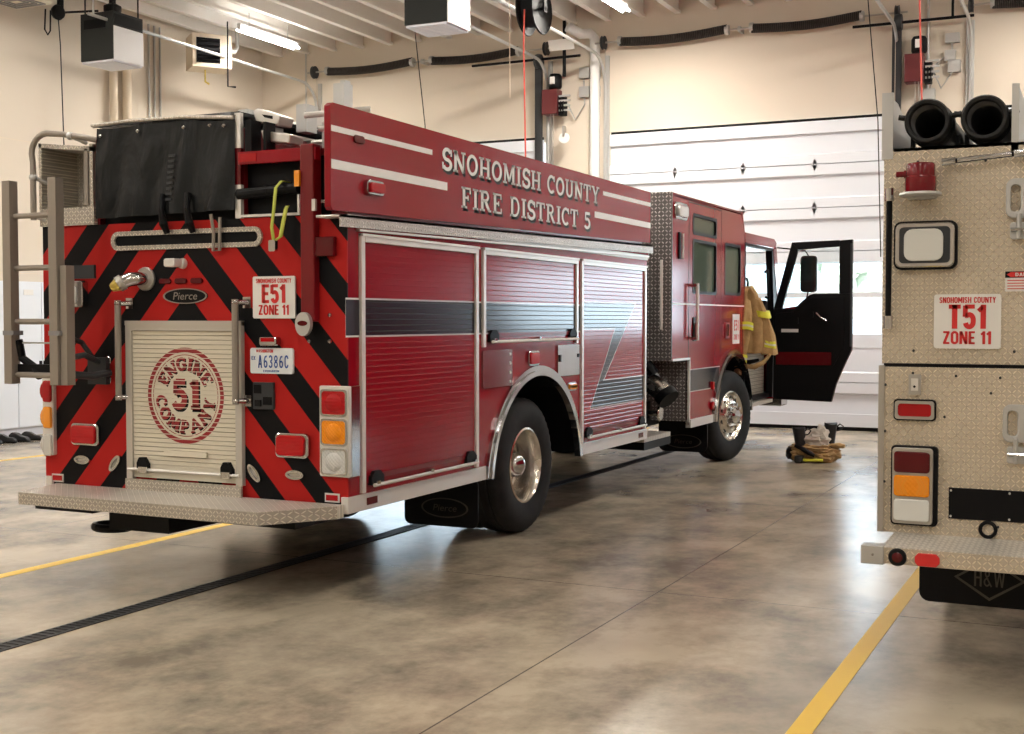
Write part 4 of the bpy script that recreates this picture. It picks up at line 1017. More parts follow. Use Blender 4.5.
for xx in (-0.165, -2.42): 
    o = MB().box(xx, xx + 0.105, -0.018, -0.012, 0.535, 0.59).build('reflector', 'bright_trim', eng); MB().box(xx + 0.01, xx + 0.095, -0.021, -0.018, 0.545, 0.58).build('reflector_face', 'lens_red', o)
o = MB().rbox(-2.27, -2.07, -0.07, -0.012, 1.735, 1.915, 0.02).build('scene_lamp', 'chrome', eng, bevel=0.006); MB().rbox(-2.25, -2.12, -0.08, -0.06, 1.76, 1.88, 0.02).build('lens', 'lens_clear', o, bevel=0.005)
# swing arm post at the right with its oval end disc
MB().box(-0.30, -0.20, -0.07, 0.02, 1.64, 2.72).build('ladder_arm', 'dark_red_paint', eng, bevel=0.01)
def oval(cx, cz, a_, b_): return [(cx + a_ * math.cos(2 * PI * k / 32), cz + b_ * math.sin(2 * PI * k / 32)) for k in range(32)]
o = MB().prism(oval(-0.265, 1.625, 0.055, 0.072), 'y', -0.10, -0.07).build('arm_disc', 'galvanised', eng)
MB().prism(oval(-0.265, 1.63, 0.036, 0.016), 'y', -0.103, -0.10).build('disc_mark', 'lens_dark_red', o)
g = MB()
for (xx, zz) in ((-0.12, 1.68), (-0.12, 1.52), (-0.27, 1.52)): g.sphere((xx, -0.02, zz), 0.014, 8)
g.build('bolt', 'chrome', eng)
g = MB(); g.box(-0.775, -0.19, -0.06, -0.01, 2.62, 2.70); g.prism([(-0.18, 2.72), (-0.04, 2.90), (-0.04, 2.76), (-0.18, 2.50)], 'y', 0.02, 0.05); o = g.build('cross_beam', 'red_paint', eng, bevel=0.005)
MB().box(-0.755, -0.63, -0.065, -0.06, 2.635, 2.685).build('reflector', 'lens_red', o)
MB().box(-0.33, -0.29, -0.09, -0.07, 2.46, 2.56).build('side_marker', 'lens_amber', eng, bevel=0.005)
MB().box(-0.205, -0.07, -0.055, -0.012, 2.035, 2.155).build('recessed_lamp', 'lens_dark_red', eng, bevel=0.008)
g = MB(); g.box(-0.34, -0.325, -0.04, -0.012, 2.31, 2.42); g.box(-0.20, -0.175, -0.09, -0.07, 2.31, 2.38); g.build('hinge_plate', 'bright_trim', eng)
MB().tube([(-0.16, -0.04, 2.37), (-0.03, -0.04, 2.37)], 0.012, 8).build('panel_strut', 'chrome', eng)
# hose bed: side walls, dark interior, cover
g = MB(); g.box(-0.815, -0.785, 0.0, 5.4, 2.29, 2.86); g.box(-2.00, -1.97, 0.0, 5.4, 2.29, 2.86); g.build('hose_bed_wall', 'dark_red_paint', eng)
g = MB(); g.box(-0.82, -0.775, -0.03, 0.0, 2.29, 2.50); g.box(-0.82, -0.775, -0.03, 0.0, 2.73, 2.95); o = g.build('corner_post', 'bright_trim', eng); MB().box(-0.82, -0.775, -0.031, 0.0, 2.50, 2.73).build('post_stripe', 'lens_dark_red', o)
g = MB(); g.box(-0.785, -0.19, 0.02, 5.3, 2.66, 2.70); g.box(-0.785, -0.03, 1.6, 1.62, 2.29, 2.66); g.box(-0.15, -0.03, 0.05, 5.3, 2.29, 2.66); g.build('ladder_tunnel', 'dark_red_paint', eng)
MB().box(-0.78, -0.15, 0.05, 1.6, 2.295, 2.66).build('tunnel_lining', 'interior_black', eng)
MB().box(-0.775, -0.33, -0.03, -0.012, 2.295, 2.31).build('sill_trim', 'bright_trim', eng)
g = MB(); g.cyl((-0.80, -0.02, 2.44), (-0.34, -0.02, 2.46), 0.035, 12); g.cyl((-0.60, -0.021, 2.45), (-0.565, -0.021, 2.45), 0.037, 12); g.build('roller', 'black_plastic', eng)
MB().box(-1.97, -0.815, 0.05, 5.35, 2.29, 2.86).build('hose_stack', 'interior_black', eng)
n_ = 26; g = MB(); V = []
for i in range(n_ + 1):
    for j in range(14):
        u = i / n_; v = j / 13; xx = -1.955 + 1.145 * u; zz = 2.925 - 0.012 * u - 0.012 * math.sin(u * 9) * (1 - v) - v * (0.60 - 0.03 * u)
        zz += 0.018 * (1 - abs(2 * u - 1)) * (1 - v)
        yy = -0.035 - 0.012 * math.sin(u * 21 + v * 2.5) * (0.3 + v) - 0.01 * math.sin(u * 47 + 1 + v * 4) * v - 0.02 * v
        V.append(g.bm.verts.new((xx, yy, zz)))
for i in range(n_):
    for j in range(13): g.bm.faces.new([V[i * 14 + j], V[(i + 1) * 14 + j], V[(i + 1) * 14 + j + 1], V[i * 14 + j + 1]])
cov = g.build('hose_bed_cover', 'vinyl', eng, smooth=True, label='black vinyl hose bed cover')
g = MB(); g.prism([(-0.04, 2.93), (0.0, 2.965), (5.2, 2.965), (5.2, 2.94), (0.0, 2.94)], 'x', -1.99, -0.81); g.build('cover_top', 'vinyl', eng)
g = MB(); g.tube([(-1.99, -0.045, 2.945), (-1.7, -0.045, 2.955), (-1.2, -0.045, 2.95), (-0.82, -0.045, 2.92)], 0.012, 8); g.build('cover_rail', 'plate_top', eng)
g = MB()
for (xx, zz) in ((-1.90, 2.87), (-1.58, 2.88), (-1.2, 2.88), (-0.99, 2.88), (-0.88, 2.87)): g.sphere((xx, -0.06, zz), 0.013, 8)
g.build('snap', 'chrome', cov)
for xx in (-1.38, -1.17):
    MB().tube([(xx, -0.06, 2.46), (xx + 0.01, -0.085, 2.36), (xx + 0.02, -0.075, 2.27), (xx + 0.03, -0.05, 2.21)], [0.022, 0.02, 0.028, 0.018], 8).build('buckle_strap', 'black_plastic', cov)
g = MB()
for q in range(9): g.box(-1.35 + 0.004 * q, -1.30 + 0.004 * q, -0.07, -0.062, 2.42 + q * 0.035, 2.435 + q * 0.035)
g.build('cover_lacing', 'dark_grey', cov)
MB().tube([(-0.98, -0.07, 2.32), (-0.975, -0.05, 2.2), (-0.98, -0.05, 2.09), (-0.93, -0.05, 2.09), (-0.925, -0.05, 2.3)], 0.011, 6).build('hook_loop', 'dull_rail', cov)
# left rear box in tread plate, with the bent handrail
g = MB(); g.box(-2.48, -2.00, 0.30, 4.8, 2.29, 2.83); g.box(-2.48, -1.99, -0.035, 0.30, 2.29, 2.41); g.build('side_box', 'plate_rear', eng)
g = MB(); g.box(-2.49, -2.465, -0.03, 0.30, 2.41, 2.86); g.box(-2.03, -2.0, -0.03, 0.30, 2.41, 2.83); g.prism([(-2.49, 2.86), (-2.0, 2.81), (-2.0, 2.78), (-2.49, 2.83)], 'y', -0.03, 0.30); g.build('box_edge', 'plate_rear', eng)
MB().box(-2.08, -2.045, -0.03, -0.005, 2.42, 2.80).build('edge_strip', 'dull_rail', eng)
lp = MB().tube([(-2.47, -0.10, 2.33), (-2.47, -0.10, 2.72)] + [(-2.34 - 0.14 * math.cos(t), -0.10, 2.78 + 0.13 * math.sin(t)) for t in [PI / 2 * k / 6 for k in range(7)]] + [(-2.2, -0.10, 2.895), (-2.0, -0.09, 2.86), (-1.96, -0.04, 2.85)], 0.020, 12).build('handrail', 'dull_rail', eng, smooth=True)
g = MB()
for p in ((-2.47, -0.1, 2.36), (-2.47, -0.1, 2.62), (-2.13, -0.1, 2.88)): g.cyl(p, (p[0] + 0.05, 0.0, p[2] - 0.04), 0.014, 8); g.sphere(p, 0.028, 8)
g.build('rail_bracket', 'galvanised', lp)
g = MB(); g.box(-2.24, -2.0, -0.03, -0.012, 1.93, 2.02); g.build('left_bracket', 'dark_grey', eng)
YS = 0.0
# folding ladder at the left corner
yl = -0.40; lad = MB()
for (xa, zt) in ((-2.405, 2.56), (-2.00, 2.565)):
    lad.box(xa, xa + 0.068, yl, yl + 0.07, 1.23, zt)
lad.box(-1.925, -1.87, yl + 0.02, yl + 0.09, 1.23, 2.0)
ladder = lad.build('access_ladder', 'dull_rail', eng, label='folded grey access ladder at the left corner')
for zz in (2.33, 1.99, 1.64, 1.29): MB().cyl((-2.36, yl + 0.045, zz), (-1.93, yl + 0.045, zz), 0.019, 10).build('rung', 'dull_rail', ladder)
g = MB()
for xa in (-2.41, -2.005): g.box(xa, xa + 0.095, yl - 0.004, yl + 0.08, 1.55, 1.58)
g.build('rail_collar', 'grey_plastic', ladder)
g = MB(); g.tube([(-1.93, yl + 0.05, 1.40), (-1.90, -0.2, 1.42), (-1.93, -0.012, 1.36)], 0.02, 8); g.tube([(-1.93, yl + 0.05, 1.30), (-1.88, -0.15, 1.28), (-1.86, -0.012, 1.30)], 0.025, 8); g.box(-2.02, -1.86, -0.05, -0.012, 1.22, 1.40)
g.tube([(-1.98, yl + 0.09, 1.55), (-2.02, -0.1, 1.50), (-1.98, -0.03, 1.38)], 0.018, 8)
g.build('ladder_arm', 'dark_grey', ladder)
g = MB(); g.tube([(-2.34, yl + 0.06, 1.52), (-2.33, yl + 0.08, 1.40), (-2.22, yl + 0.08, 1.34), (-2.15, yl + 0.06, 1.28)], 0.028, 8); g.box(-2.34, -2.0, yl + 0.05, yl + 0.09, 1.29, 1.36); g.build('hinge_arm', 'black_metal', ladder)
MB().cyl((-2.30, yl + 0.06, 1.50), (-1.93, yl + 0.06, 1.50), 0.006, 6).build('tie_rod', 'galvanised', ladder)
# tail step
stp = [(-2.36, 0.0), (-2.24, -0.45), (-0.30, -0.48), (-0.02, -0.07), (-0.02, 0.0)]
step = MB().prism(stp, 'z', 0.45, 0.528).build('tail_step', 'plate_step', eng, label='bright tread plate tail step')
g = MB()
for (p, q) in zip(stp[:-2], stp[1:-1]):
    g.face([(p[0], p[1] - 0.002, 0.45), (q[0], q[1] - 0.002, 0.45), (q[0], q[1] - 0.002, 0.526), (p[0], p[1] - 0.002, 0.526)])
g.build('step_front', 'plate_rear', step)
g = MB(); g.box(-1.72, -0.77, -0.03, -0.012, 0.528, 0.60); g.build('kick_plate', 'plate_rear', step)
MB().box(-2.25, -1.75, -0.30, 0.2, 0.40, 0.45).build('step_bracket', 'black_metal', step); MB().box(-0.95, -0.2, -0.25, 0.3, 0.40, 0.45).build('step_bracket', 'black_metal', step)
g = MB(); g.box(-1.75, -1.25, -0.15, 0.6, 0.28, 0.42)
th = [(-1.88 + 0.13 * math.cos(t), 0.02 + 0.10 * math.sin(t), 0.26) for t in [2 * PI * k / 20 for k in range(20)]]
g.tube(th, 0.028, 8, closed=True); g.build('tow_eye', 'black_metal', eng)
YS = 0.0
# the ladders on the roof
for (x0, zz) in ((-1.12, 2.93), (-0.92, 2.80)):
    g = MB(); g.box(x0, x0 + 0.05, 0.55, 5.2, zz, zz + 0.11); g.box(x0 + 0.46, x0 + 0.51, 0.55, 5.2, zz, zz + 0.11)
    o = g.build('roof_ladder', 'aluminium', eng, label='aluminium ladder lying on the roof')
    for k in range(13): MB().cyl((x0, 0.75 + k * 0.34, zz + 0.055), (x0 + 0.5, 0.75 + k * 0.34, zz + 0.055), 0.018, 8).build('rung', 'aluminium', o)
    g = MB(); g.box(x0 - 0.02, x0 + 0.06, 0.45, 0.57, zz - 0.05, zz + 0.13); g.box(x0 + 0.45, x0 + 0.53, 0.45, 0.57, zz - 0.05, zz + 0.13); g.build('ladder_foot', 'galvanised', o)
for k in range(3): MB().cyl((-0.50 + 0.04 * k, 0.3 + 0.1 * k, 2.955 - 0.075 * k), (-0.1, 0.45 + 0.1 * k, 2.99 - 0.075 * k), 0.020, 10).build('roof_rail', 'bright_trim', eng)
g = MB(); g.prism([(-0.76, 2.97), (-0.73, 2.90), (-0.56, 2.87), (-0.54, 2.93), (-0.72, 2.99)], 'y', 0.10, 0.25); g.prism([(-0.66, 2.84), (-0.64, 2.77), (-0.44, 2.74), (-0.43, 2.80)], 'y', 0.05, 0.2); o = g.build('ladder_foot', 'aluminium', eng, bevel=0.01)
g = MB(); g.prism([(-0.68, 2.945), (-0.66, 2.925), (-0.60, 2.91), (-0.60, 2.93)], 'y', 0.095, 0.10); g.box(-0.74, -0.69, 0.0, 0.1, 2.70, 2.90); g.box(-0.60, -0.58, 0.0, 0.1, 2.70, 2.88); g.build('foot_slot', 'black_metal', o)
g = MB(); g.box(-0.28, -0.20, 0.3, 0.4, 2.72, 3.14); g.box(-0.36, -0.32, 0.5, 0.56, 2.8, 3.2); g.box(-0.3, -0.1, 0.32, 0.5, 2.80, 2.92); g.build('ladder_bracket', 'galvanised', eng)

YS = 0.0
# ---- pump gap and cab
MB().box(W + 0.1, -0.60, 5.40, 6.18, 0.55, 1.9).build('pump_housing', 'interior_black', eng)
MB().box(W, 0.0, 6.18, 6.198, 1.22, 2.99).build('cab_rear_wall', 'plate_cab', eng, label='tread plate back wall of the cab')
MB().box(W + 0.02, -0.56, 6.215, 6.82, 0.62, 1.24).build('pump_box', 'interior_black', eng)
MB().box(-0.55, 0.0, 6.80, 6.815, 0.54, 1.22).build('cab_lower_wall', 'plate_cab', eng)
g = MB(); g.box(-0.02, 0.006, 6.79, 6.815, 0.53, 1.235); g.box(-0.04, 0.006, 6.215, 6.815, 1.215, 1.24); g.build('edge_trim', 'bright_trim', eng)
g = MB(); g.box(-0.62, -0.02, 5.40, 6.22, 0.43, 0.475); MB().box(-0.62, -0.02, 5.40, 6.22, 0.35, 0.43).build('step_box', 'black_metal', eng); g.build('pump_step', 'plate_step', eng)
g = MB(); g.lathe([(0, 0), (0.07, 0), (0.09, 0.05), (0.11, 0.12), (0.11, 0.20), (0.08, 0.22), (0, 0.22)], (-0.42, 6.35, 0.98), 'x', 20); o = g.build('intake_valve', 'steel', eng, smooth=True)
MB().tube([(-0.28, 6.3, 0.98), (-0.16, 6.27, 0.92), (-0.08, 6.25, 0.85)], [0.11, 0.11, 0.10], 16).build('elbow', 'polished_wheel', o, smooth=True)
MB().tube([(-0.10, 6.25, 0.87), (-0.04, 6.23, 0.81)], [0.125, 0.125], 16).build('cap', 'black_plastic', o, smooth=True)
MB().tube([(-0.38, 6.2, 1.12), (-0.25, 6.2, 1.16), (-0.2, 6.2, 1.08)], 0.06, 10).build('handle', 'black_plastic', o, smooth=True)
g = MB(); g.lathe([(0, 0), (0.075, 0), (0.085, 0.015), (0.075, 0.03), (0, 0.03)], (-0.18, 6.30, 0.66), 'x', 20); g.cyl((-0.4, 6.35, 0.66), (-0.16, 6.3, 0.66), 0.035, 10); g.build('drain_cap', 'polished_wheel', eng, smooth=True)
MB().tube([(-0.32, 6.3, 1.15), (-0.35, 6.25, 0.8), (-0.3, 6.25, 0.6)], 0.035, 8).build('pump_pipe', 'black_metal', eng)
for (xx, y_) in ((-0.10, 6.14),):
    o = MB().tube([(xx, y_, 1.55), (xx, y_, 2.28)], 0.016, 10).build('grab_bar', 'bright_trim', eng, smooth=True)
    g = MB(); [g.cyl((xx, y_, zz), (xx, 6.2, zz), 0.014, 8) for zz in (1.57, 2.26)]; g.build('bracket', 'chrome', o)
MB().rbox(-0.42, -0.30, 5.75, 5.77, 1.92, 2.32, 0.03).build('pump_window', 'cyan_glass', eng)
g = MB(); g.box(-2.0, -0.5, 5.45, 6.15, 1.9, 2.3); g.build('pump_panel', 'galvanised', eng)

# cab sides
z_low = 0.53
right = [(6.20, 1.24), (6.80, 1.24), (6.80, 0.50), (7.66, 0.50)] + [(FX - 0.80 * math.cos(t), 0.45 + 0.80 * math.sin(t)) for t in [0.08 + (PI / 2 + 0.25 - 0.08) * k / 14 for k in range(15)]] + [(9.05, 1.3), (9.05, 2.73), (8.95, 2.90), (8.88, 2.985), (6.20, 2.985)]
# panel with window holes cut by building it as strips round the openings
def cab_skin(x0, x1, mat):
    """side of the crew cab: areas around the windows"""
    g = MB()
    wins = [(6.90, 7.80, 2.60, 2.81), (6.90, 7.80, 1.95, 2.53), (8.16, 8.84, 1.96, 2.56)]
    g.box(x0, x1, 6.20, 6.90, 1.24, 2.985)
    g.box(x0, x1, 6.90, 7.80, 2.81, 2.985); g.box(x0, x1, 6.90, 7.80, 2.53, 2.60)
    g.box(x0, x1, 7.80, 8.16, 1.95, 2.985)
    g.box(x0, x1, 8.16, 8.84, 2.56, 2.985)
    g.prism([(8.84, 1.95), (9.05, 1.95), (9.05, 2.73), (8.93, 2.985), (8.84, 2.985)], 'x', x0, x1)
    low = [(6.90, 1.95), (6.90, 1.24), (6.80, 1.24), (6.80, 0.50), (7.66, 0.50)] + [(FX - 0.80 * math.cos(t), 0.45 + 0.80 * math.sin(t)) for t in [0.08 + (2.30 - 0.08) * k / 16 for k in range(17)]] + [(9.05, 1.06), (9.05, 1.95)]
    g.prism(low, 'x', x0, x1)
    return g.build('cab_side', mat, eng)
cs = cab_skin(-0.04, 0.0, 'cab_band')
for (a, b, c, d) in ((6.90, 7.80, 2.60, 2.81), (6.90, 7.80, 1.95, 2.53), (8.16, 8.84, 1.96, 2.56)):
    MB().box(-0.03, -0.02, a, b, c, d).build('window_glass', 'tinted_glass', eng)
    r_ = 0.05
    g = MB(); g.frame(rr(a - 0.012, b + 0.012, c - 0.012, d + 0.012, 0.04), rr(a + 0.022, b - 0.022, c + 0.022, d - 0.022, r_), 'x', -0.035, 0.004); g.build('window_seal', 'black_plastic', eng)
cab_skin(W, W + 0.04, 'red_paint')
for (a, b, c, d) in ((6.90, 7.80, 1.95, 2.53), (6.90, 7.80, 2.60, 2.81), (8.16, 8.84, 1.96, 2.56)): MB().box(W + 0.02, W + 0.03, a, b, c, d).build('window_glass', 'tinted_glass', eng)
g = MB()
for yy, z0, z1 in ((6.76, 1.24, 2.93), (8.00, 1.25, 2.94), (9.04, 1.0, 2.7)): g.box(0.0, 0.0015, yy - 0.006, yy + 0.006, z0, z1)
g.box(0.0, 0.0015, 6.76, 8.0, 2.925, 2.937)
g.build('door_seam', 'interior_black', eng)
MB().box(0.0, 0.003, 6.20, 9.02, 1.815, 1.83).build('pinstripe', 'silver_decal', eng)
g = MB(); g.prism([(6.80, 0.47), (7.64, 0.47), (7.66, 0.56), (6.80, 0.56)], 'x', -0.04, 0.02); g.build('step_edge', 'bright_trim', eng)
for w0, w1, xb in ((0.845, 0.80, 0.03), (0.80, 0.76, 0.045)):
    P0 = [(FX - w0 * math.cos(t), 0.45 + w0 * math.sin(t)) for t in [0.03 + (PI - 0.1) * k / 28 for k in range(29)]]
    P1 = [(FX - w1 * math.cos(t), 0.45 + w1 * math.sin(t)) for t in [0.03 + (PI - 0.1) * k / 28 for k in range(29)]]
    MB().prism(P0 + P1[::-1], 'x', -0.02, xb).build('wheel_arch', 'chrome', eng)
g = MB(); P0 = [(FX - 0.80 * math.cos(PI * k / 20), 0.45 + 0.80 * math.sin(PI * k / 20)) for k in range(21)]; P1 = [(FX - 0.78 * math.cos(PI * k / 20), 0.45 + 0.78 * math.sin(PI * k / 20)) for k in range(21)]
for (a, b) in ((W + 0.02, W + 0.6), (-0.6, -0.03)): g.prism(P0 + P1[::-1], 'x', a, b)
g.box(W + 0.6, -0.6, 7.7, 9.3, 0.5, 1.25); g.build('wheel_well', 'interior_black', eng)
# roof, floor, front
g = MB(); g.prism([(6.20, 2.985), (6.20, 2.93), (8.86, 2.93), (9.05, 2.70), (9.05, 2.76), (8.90, 2.985)], 'x', W, 0.0); g.build('crew_roof', 'red_paint', eng, bevel=0.02)
g = MB(); g.prism([(9.05, 2.74), (10.52, 2.74), (10.64, 2.70), (10.66, 2.60), (9.05, 2.60)], 'x', W, 0.0); g.build('front_roof', 'red_paint', eng, bevel=0.025)
g = MB(); g.box(W + 0.04, -0.04, 6.22, 10.9, 1.24, 1.28); g.box(W + 0.04, -0.04, 9.3, 10.85, 0.60, 0.66); g.box(W + 0.6, -0.6, 9.25, 9.30, 0.6, 1.25); g.build('cab_floor', 'interior_black', eng)
g = MB(); g.prism([(10.78, 0.55), (10.95, 0.60), (10.95, 1.75), (10.85, 1.80), (10.78, 1.75)], 'x', W, 0.0); g.build('nose', 'red_paint', eng, bevel=0.02)
MB().box(W - 0.02, 0.02, 10.95, 11.30, 0.45, 0.80).build('front_bumper', 'chrome', eng, bevel=0.02)
g = MB()
for (xa, xb) in ((W, W + 0.07), (-1.26, -1.19), (-0.07, 0.0)): g.prism([(10.78, 1.75), (10.88, 1.75), (10.64, 2.66), (10.54, 2.66)], 'x', xa, xb)
g.build('windscreen_pillar', 'interior_black', eng)
MB().prism([(10.83, 1.75), (10.84, 1.75), (10.60, 2.66), (10.59, 2.66)], 'x', W + 0.07, -0.07).build('windscreen', 'clear_glass', eng)
# door opening frame (black jambs) on the right; closed left front door
g = MB(); g.box(-0.09, -0.002, 9.05, 9.11, 0.62, 2.62); g.box(-0.09, -0.002, 9.05, 10.6, 2.58, 2.66); g.prism([(10.50, 0.60), (10.80, 0.60), (10.82, 1.80), (10.60, 2.62), (10.42, 2.62), (10.56, 1.75)], 'x', -0.09, -0.002); g.build('door_jamb', 'interior_black', eng)
g = MB(); g.prism([(9.05, 2.66), (10.64, 2.66), (10.66, 2.70), (10.52, 2.745), (9.05, 2.745)], 'x', -0.02, 0.003); g.prism([(10.50, 2.60), (10.58, 2.66), (10.66, 2.64), (10.90, 1.75), (10.95, 0.6), (10.86, 0.6), (10.80, 1.75)], 'x', -0.02, 0.003); g.build('door_surround', 'red_paint', eng)
g = MB(); g.prism([(9.05, 0.6), (10.80, 0.6), (10.80, 1.80), (9.05, 1.80)], 'x', W, W + 0.04); g.prism([(9.05, 2.60), (10.60, 2.60), (10.60, 2.74), (9.05, 2.74)], 'x', W, W + 0.04); g.build('left_door', 'red_paint', eng)
MB().prism([(9.05, 1.80), (10.72, 1.80), (10.58, 2.62), (9.05, 2.62)], 'x', W + 0.015, W + 0.025).build('window_glass', 'clear_glass', eng)
g = MB(); g.rbox(-0.12, 0.02, 9.15, 10.45, 0.54, 0.585, 0.02, 'z'); g.build('cab_step', 'plate_step', eng); 
g = MB(); g.box(-0.35, -0.12, 9.12, 10.5, 0.585, 1.24); g.build('step_well', 'plate_rear', eng)
MB().tube([(-0.10, 10.45, 2.30), (-0.05, 10.40, 2.32), (-0.04, 10.38, 2.28), (-0.04, 10.42, 1.98), (-0.05, 10.46, 1.94), (-0.1, 10.5, 1.96)], 0.018, 8).build('grab_handle', 'black_plastic', eng, smooth=True)
MB().tube([(-0.04, 9.08, 2.16), (0.0, 9.14, 2.17), (0.0, 9.2, 2.12), (-0.03, 9.2, 1.9)], 0.014, 8).build('grab_handle', 'black_plastic', eng)
# seats, dashboard, wheel
g = MB(); g.prism([(10.30, 1.28), (10.30, 1.78), (10.45, 1.92), (10.8, 1.86), (10.8, 1.28)], 'x', W + 0.08, -0.08); g.build('dashboard', 'interior_black', eng, bevel=0.02)
for xa in (-0.72, -2.3):
    g = MB(); g.rbox(xa, xa + 0.48, 9.35, 9.85, 1.42, 1.58, 0.06, 'z'); s = g.build('seat', 'seat_grey', eng, bevel=0.03)
    MB().box(xa + 0.1, xa + 0.38, 9.45, 9.8, 1.28, 1.42).build('pedestal', 'interior_black', s)
    MB().prism([(9.25, 1.5), (9.38, 1.5), (9.28, 2.35), (9.17, 2.35)], 'x', xa + 0.02, xa + 0.46).build('backrest', 'seat_grey', s, bevel=0.03)
st_ = [(-2.05 + 0.22 * math.cos(t), 10.28 - 0.09 * math.sin(t), 1.86 + 0.2 * math.sin(t)) for t in [2 * PI * k / 24 for k in range(24)]]
g = MB(); g.tube(st_, 0.016, 8, closed=True); g.cyl((-2.05, 10.28, 1.86), (-2.05, 10.5, 1.7), 0.03, 8); g.cyl((-2.27, 10.28, 1.86), (-1.83, 10.28, 1.86), 0.014, 6); g.build('steering_wheel', 'black_plastic', eng)
MB().box(W + 0.1, -0.1, 8.9, 8.95, 1.28, 1.9).build('bulkhead', 'interior_black', eng)
MB().box(W + 0.2, -0.35, 6.6, 7.1, 1.28, 2.2).build('crew_seat', 'seat_grey', eng, bevel=0.04)
# lamps and handles on the cab side
o = MB().rbox(0.0, 0.02, 6.24, 6.66, 2.715, 2.895, 0.05, 'x').build('scene_lamp', 'chrome', eng, bevel=0.006, label='chrome scene lamp at the top of the cab')
MB().rbox(0.015, 0.05, 6.29, 6.61, 2.74, 2.87, 0.04, 'x').build('lens', 'lens_clear', o, bevel=0.015)
g = MB(); g.box(0.0, 0.02, 6.38, 6.44, 2.30, 2.58); g.build('antenna_bracket', 'black_plastic', eng); MB().cyl((0.03, 6.46, 2.3), (0.03, 6.46, 2.57), 0.012, 8).build('side_rail', 'bright_trim', eng)
for (yy, z0, z1) in ((6.74, 1.43, 2.05),):
    o = MB().tube([(0.075, yy + 0.1, z0), (0.075, yy + 0.1, z1)], 0.018, 10).build('grab_bar', 'bright_trim', eng, smooth=True)
    g = MB(); [g.cyl((0.075, yy + 0.1, zz), (0.0, yy + 0.1, zz), 0.018, 8) for zz in (z0 + 0.02, z1 - 0.02)]; g.build('bracket', 'chrome', o)
o = MB().rbox(0.0, 0.012, 6.90, 7.04, 1.42, 1.68, 0.02, 'x').build('door_latch', 'black_plastic', eng); MB().rbox(0.012, 0.03, 6.93, 7.0, 1.44, 1.62, 0.015, 'x').build('pull_handle', 'chrome', o)
o = MB().rbox(0.0, 0.012, 8.16, 8.34, 1.43, 1.62, 0.02, 'x').build('door_latch', 'dark_red_paint', eng); MB().rbox(0.012, 0.035, 8.20, 8.24, 1.46, 1.60, 0.01, 'x').build('pull_handle', 'chrome', o)
s = MB().rbox(0.0, 0.006, 8.50, 8.80, 1.36, 1.72, 0.01, 'x').build('zone_sign', 'white_decal', eng)
g = MB(); sans(g, 'E51', 0.13, 0.20, 0, 0, 0, 1.1, fn=lambda u, v: (0.0075, 8.65 + u, 1.52 + v)); sans(g, 'ZONE 11', 0.065, 0.24, 0, 0, 0, fn=lambda u, v: (0.0075, 8.65 + u, 1.41 + v)); g.build('sign_lettering', 'red_decal', s)
for zz in (0.62, 0.85): MB().rbox(0.0, 0.03, 7.60, 7.66, zz, zz + 0.09, 0.01, 'x').build('marker_lamp', 'lens_red', eng)

# ---- the open front door, hinged at the windscreen pillar, standing square to the cab
DY = 10.45
A = [(0.02, 0.58), (0.80, 0.56), (0.86, 0.80), (0.97, 1.06), (1.06, 1.26), (1.06, 2.71), (0.26, 2.69), (0.02, 1.80)]
g = MB()
inner = [(0.13, 1.80), (0.30, 1.80), (0.40, 1.90), (0.50, 1.985), (0.56, 2.00), (0.89, 2.00), (0.89, 2.62), (0.34, 2.59)]
g.prism([(0.02, 1.80), (0.02, 0.58), (0.80, 0.56), (0.86, 0.80), (0.97, 1.06), (1.06, 1.26), (1.06, 2.0), (0.56, 2.0), (0.50, 1.985), (0.40, 1.90), (0.30, 1.80)], 'y', DY, DY + 0.07)
g.prism([(0.89, 2.0), (1.06, 2.0), (1.06, 2.71), (0.89, 2.70)], 'y', DY, DY + 0.07)
g.prism([(0.34, 2.59), (0.89, 2.62), (0.89, 2.705), (0.26, 2.69)], 'y', DY, DY + 0.07)
g.prism([(0.02, 1.80), (0.13, 1.80), (0.34, 2.59), (0.26, 2.69)], 'y', DY, DY + 0.07)
dr = g.build('front_door', 'black_plastic', eng, bevel=0.006, label='open front door, black inside')
MB().prism([(0.10, 1.78), (0.32, 1.80), (0.56, 1.98), (0.92, 1.98), (0.92, 2.64), (0.34, 2.61)], 'y', DY + 0.030, DY + 0.036).build('window_glass', 'clear_glass', dr)
MB().prism([(0.02, 1.80), (0.02, 0.58), (0.80, 0.56), (0.86, 0.80), (0.97, 1.06), (1.06, 1.26), (1.06, 1.95), (0.02, 1.79)], 'y', DY + 0.07, DY + 0.078).build('outer_skin', 'red_paint', dr)
g = MB(); g.prism([(0.05, 1.74), (0.28, 1.76), (0.42, 1.88), (0.54, 1.955), (0.96, 1.955), (0.97, 1.30), (0.82, 1.03), (0.05, 1.03)], 'y', DY - 0.012, DY); g.build('inner_trim', 'chrome' if False else 'interior_black', dr, bevel=0.004)
MB().box(0.06, 0.80, DY - 0.016, DY - 0.012, 1.05, 1.22).build('red_band', 'lens_dark_red', dr)
g = MB(); g.box(0.13, 0.36, DY - 0.016, DY - 0.012, 1.485, 1.53); g.build('name_plate', 'silver_decal', dr)
g = MB(); g.rbox(0.50, 0.56, DY - 0.03, DY - 0.012, 1.68, 1.76, 0.01); g.rbox(0.26, 0.36, DY - 0.03, DY - 0.012, 1.60, 1.68, 0.01); g.build('door_switch', 'black_plastic', dr)
MB().tube([(0.60, DY - 0.02, 1.74), (0.66, DY - 0.05, 1.68), (0.74, DY - 0.04, 1.64)], 0.018, 8).build('inside_handle', 'chrome', dr)
MB().box(1.035, 1.06, DY - 0.004, DY, 1.30, 2.66).build('door_seal', 'dark_grey', dr)
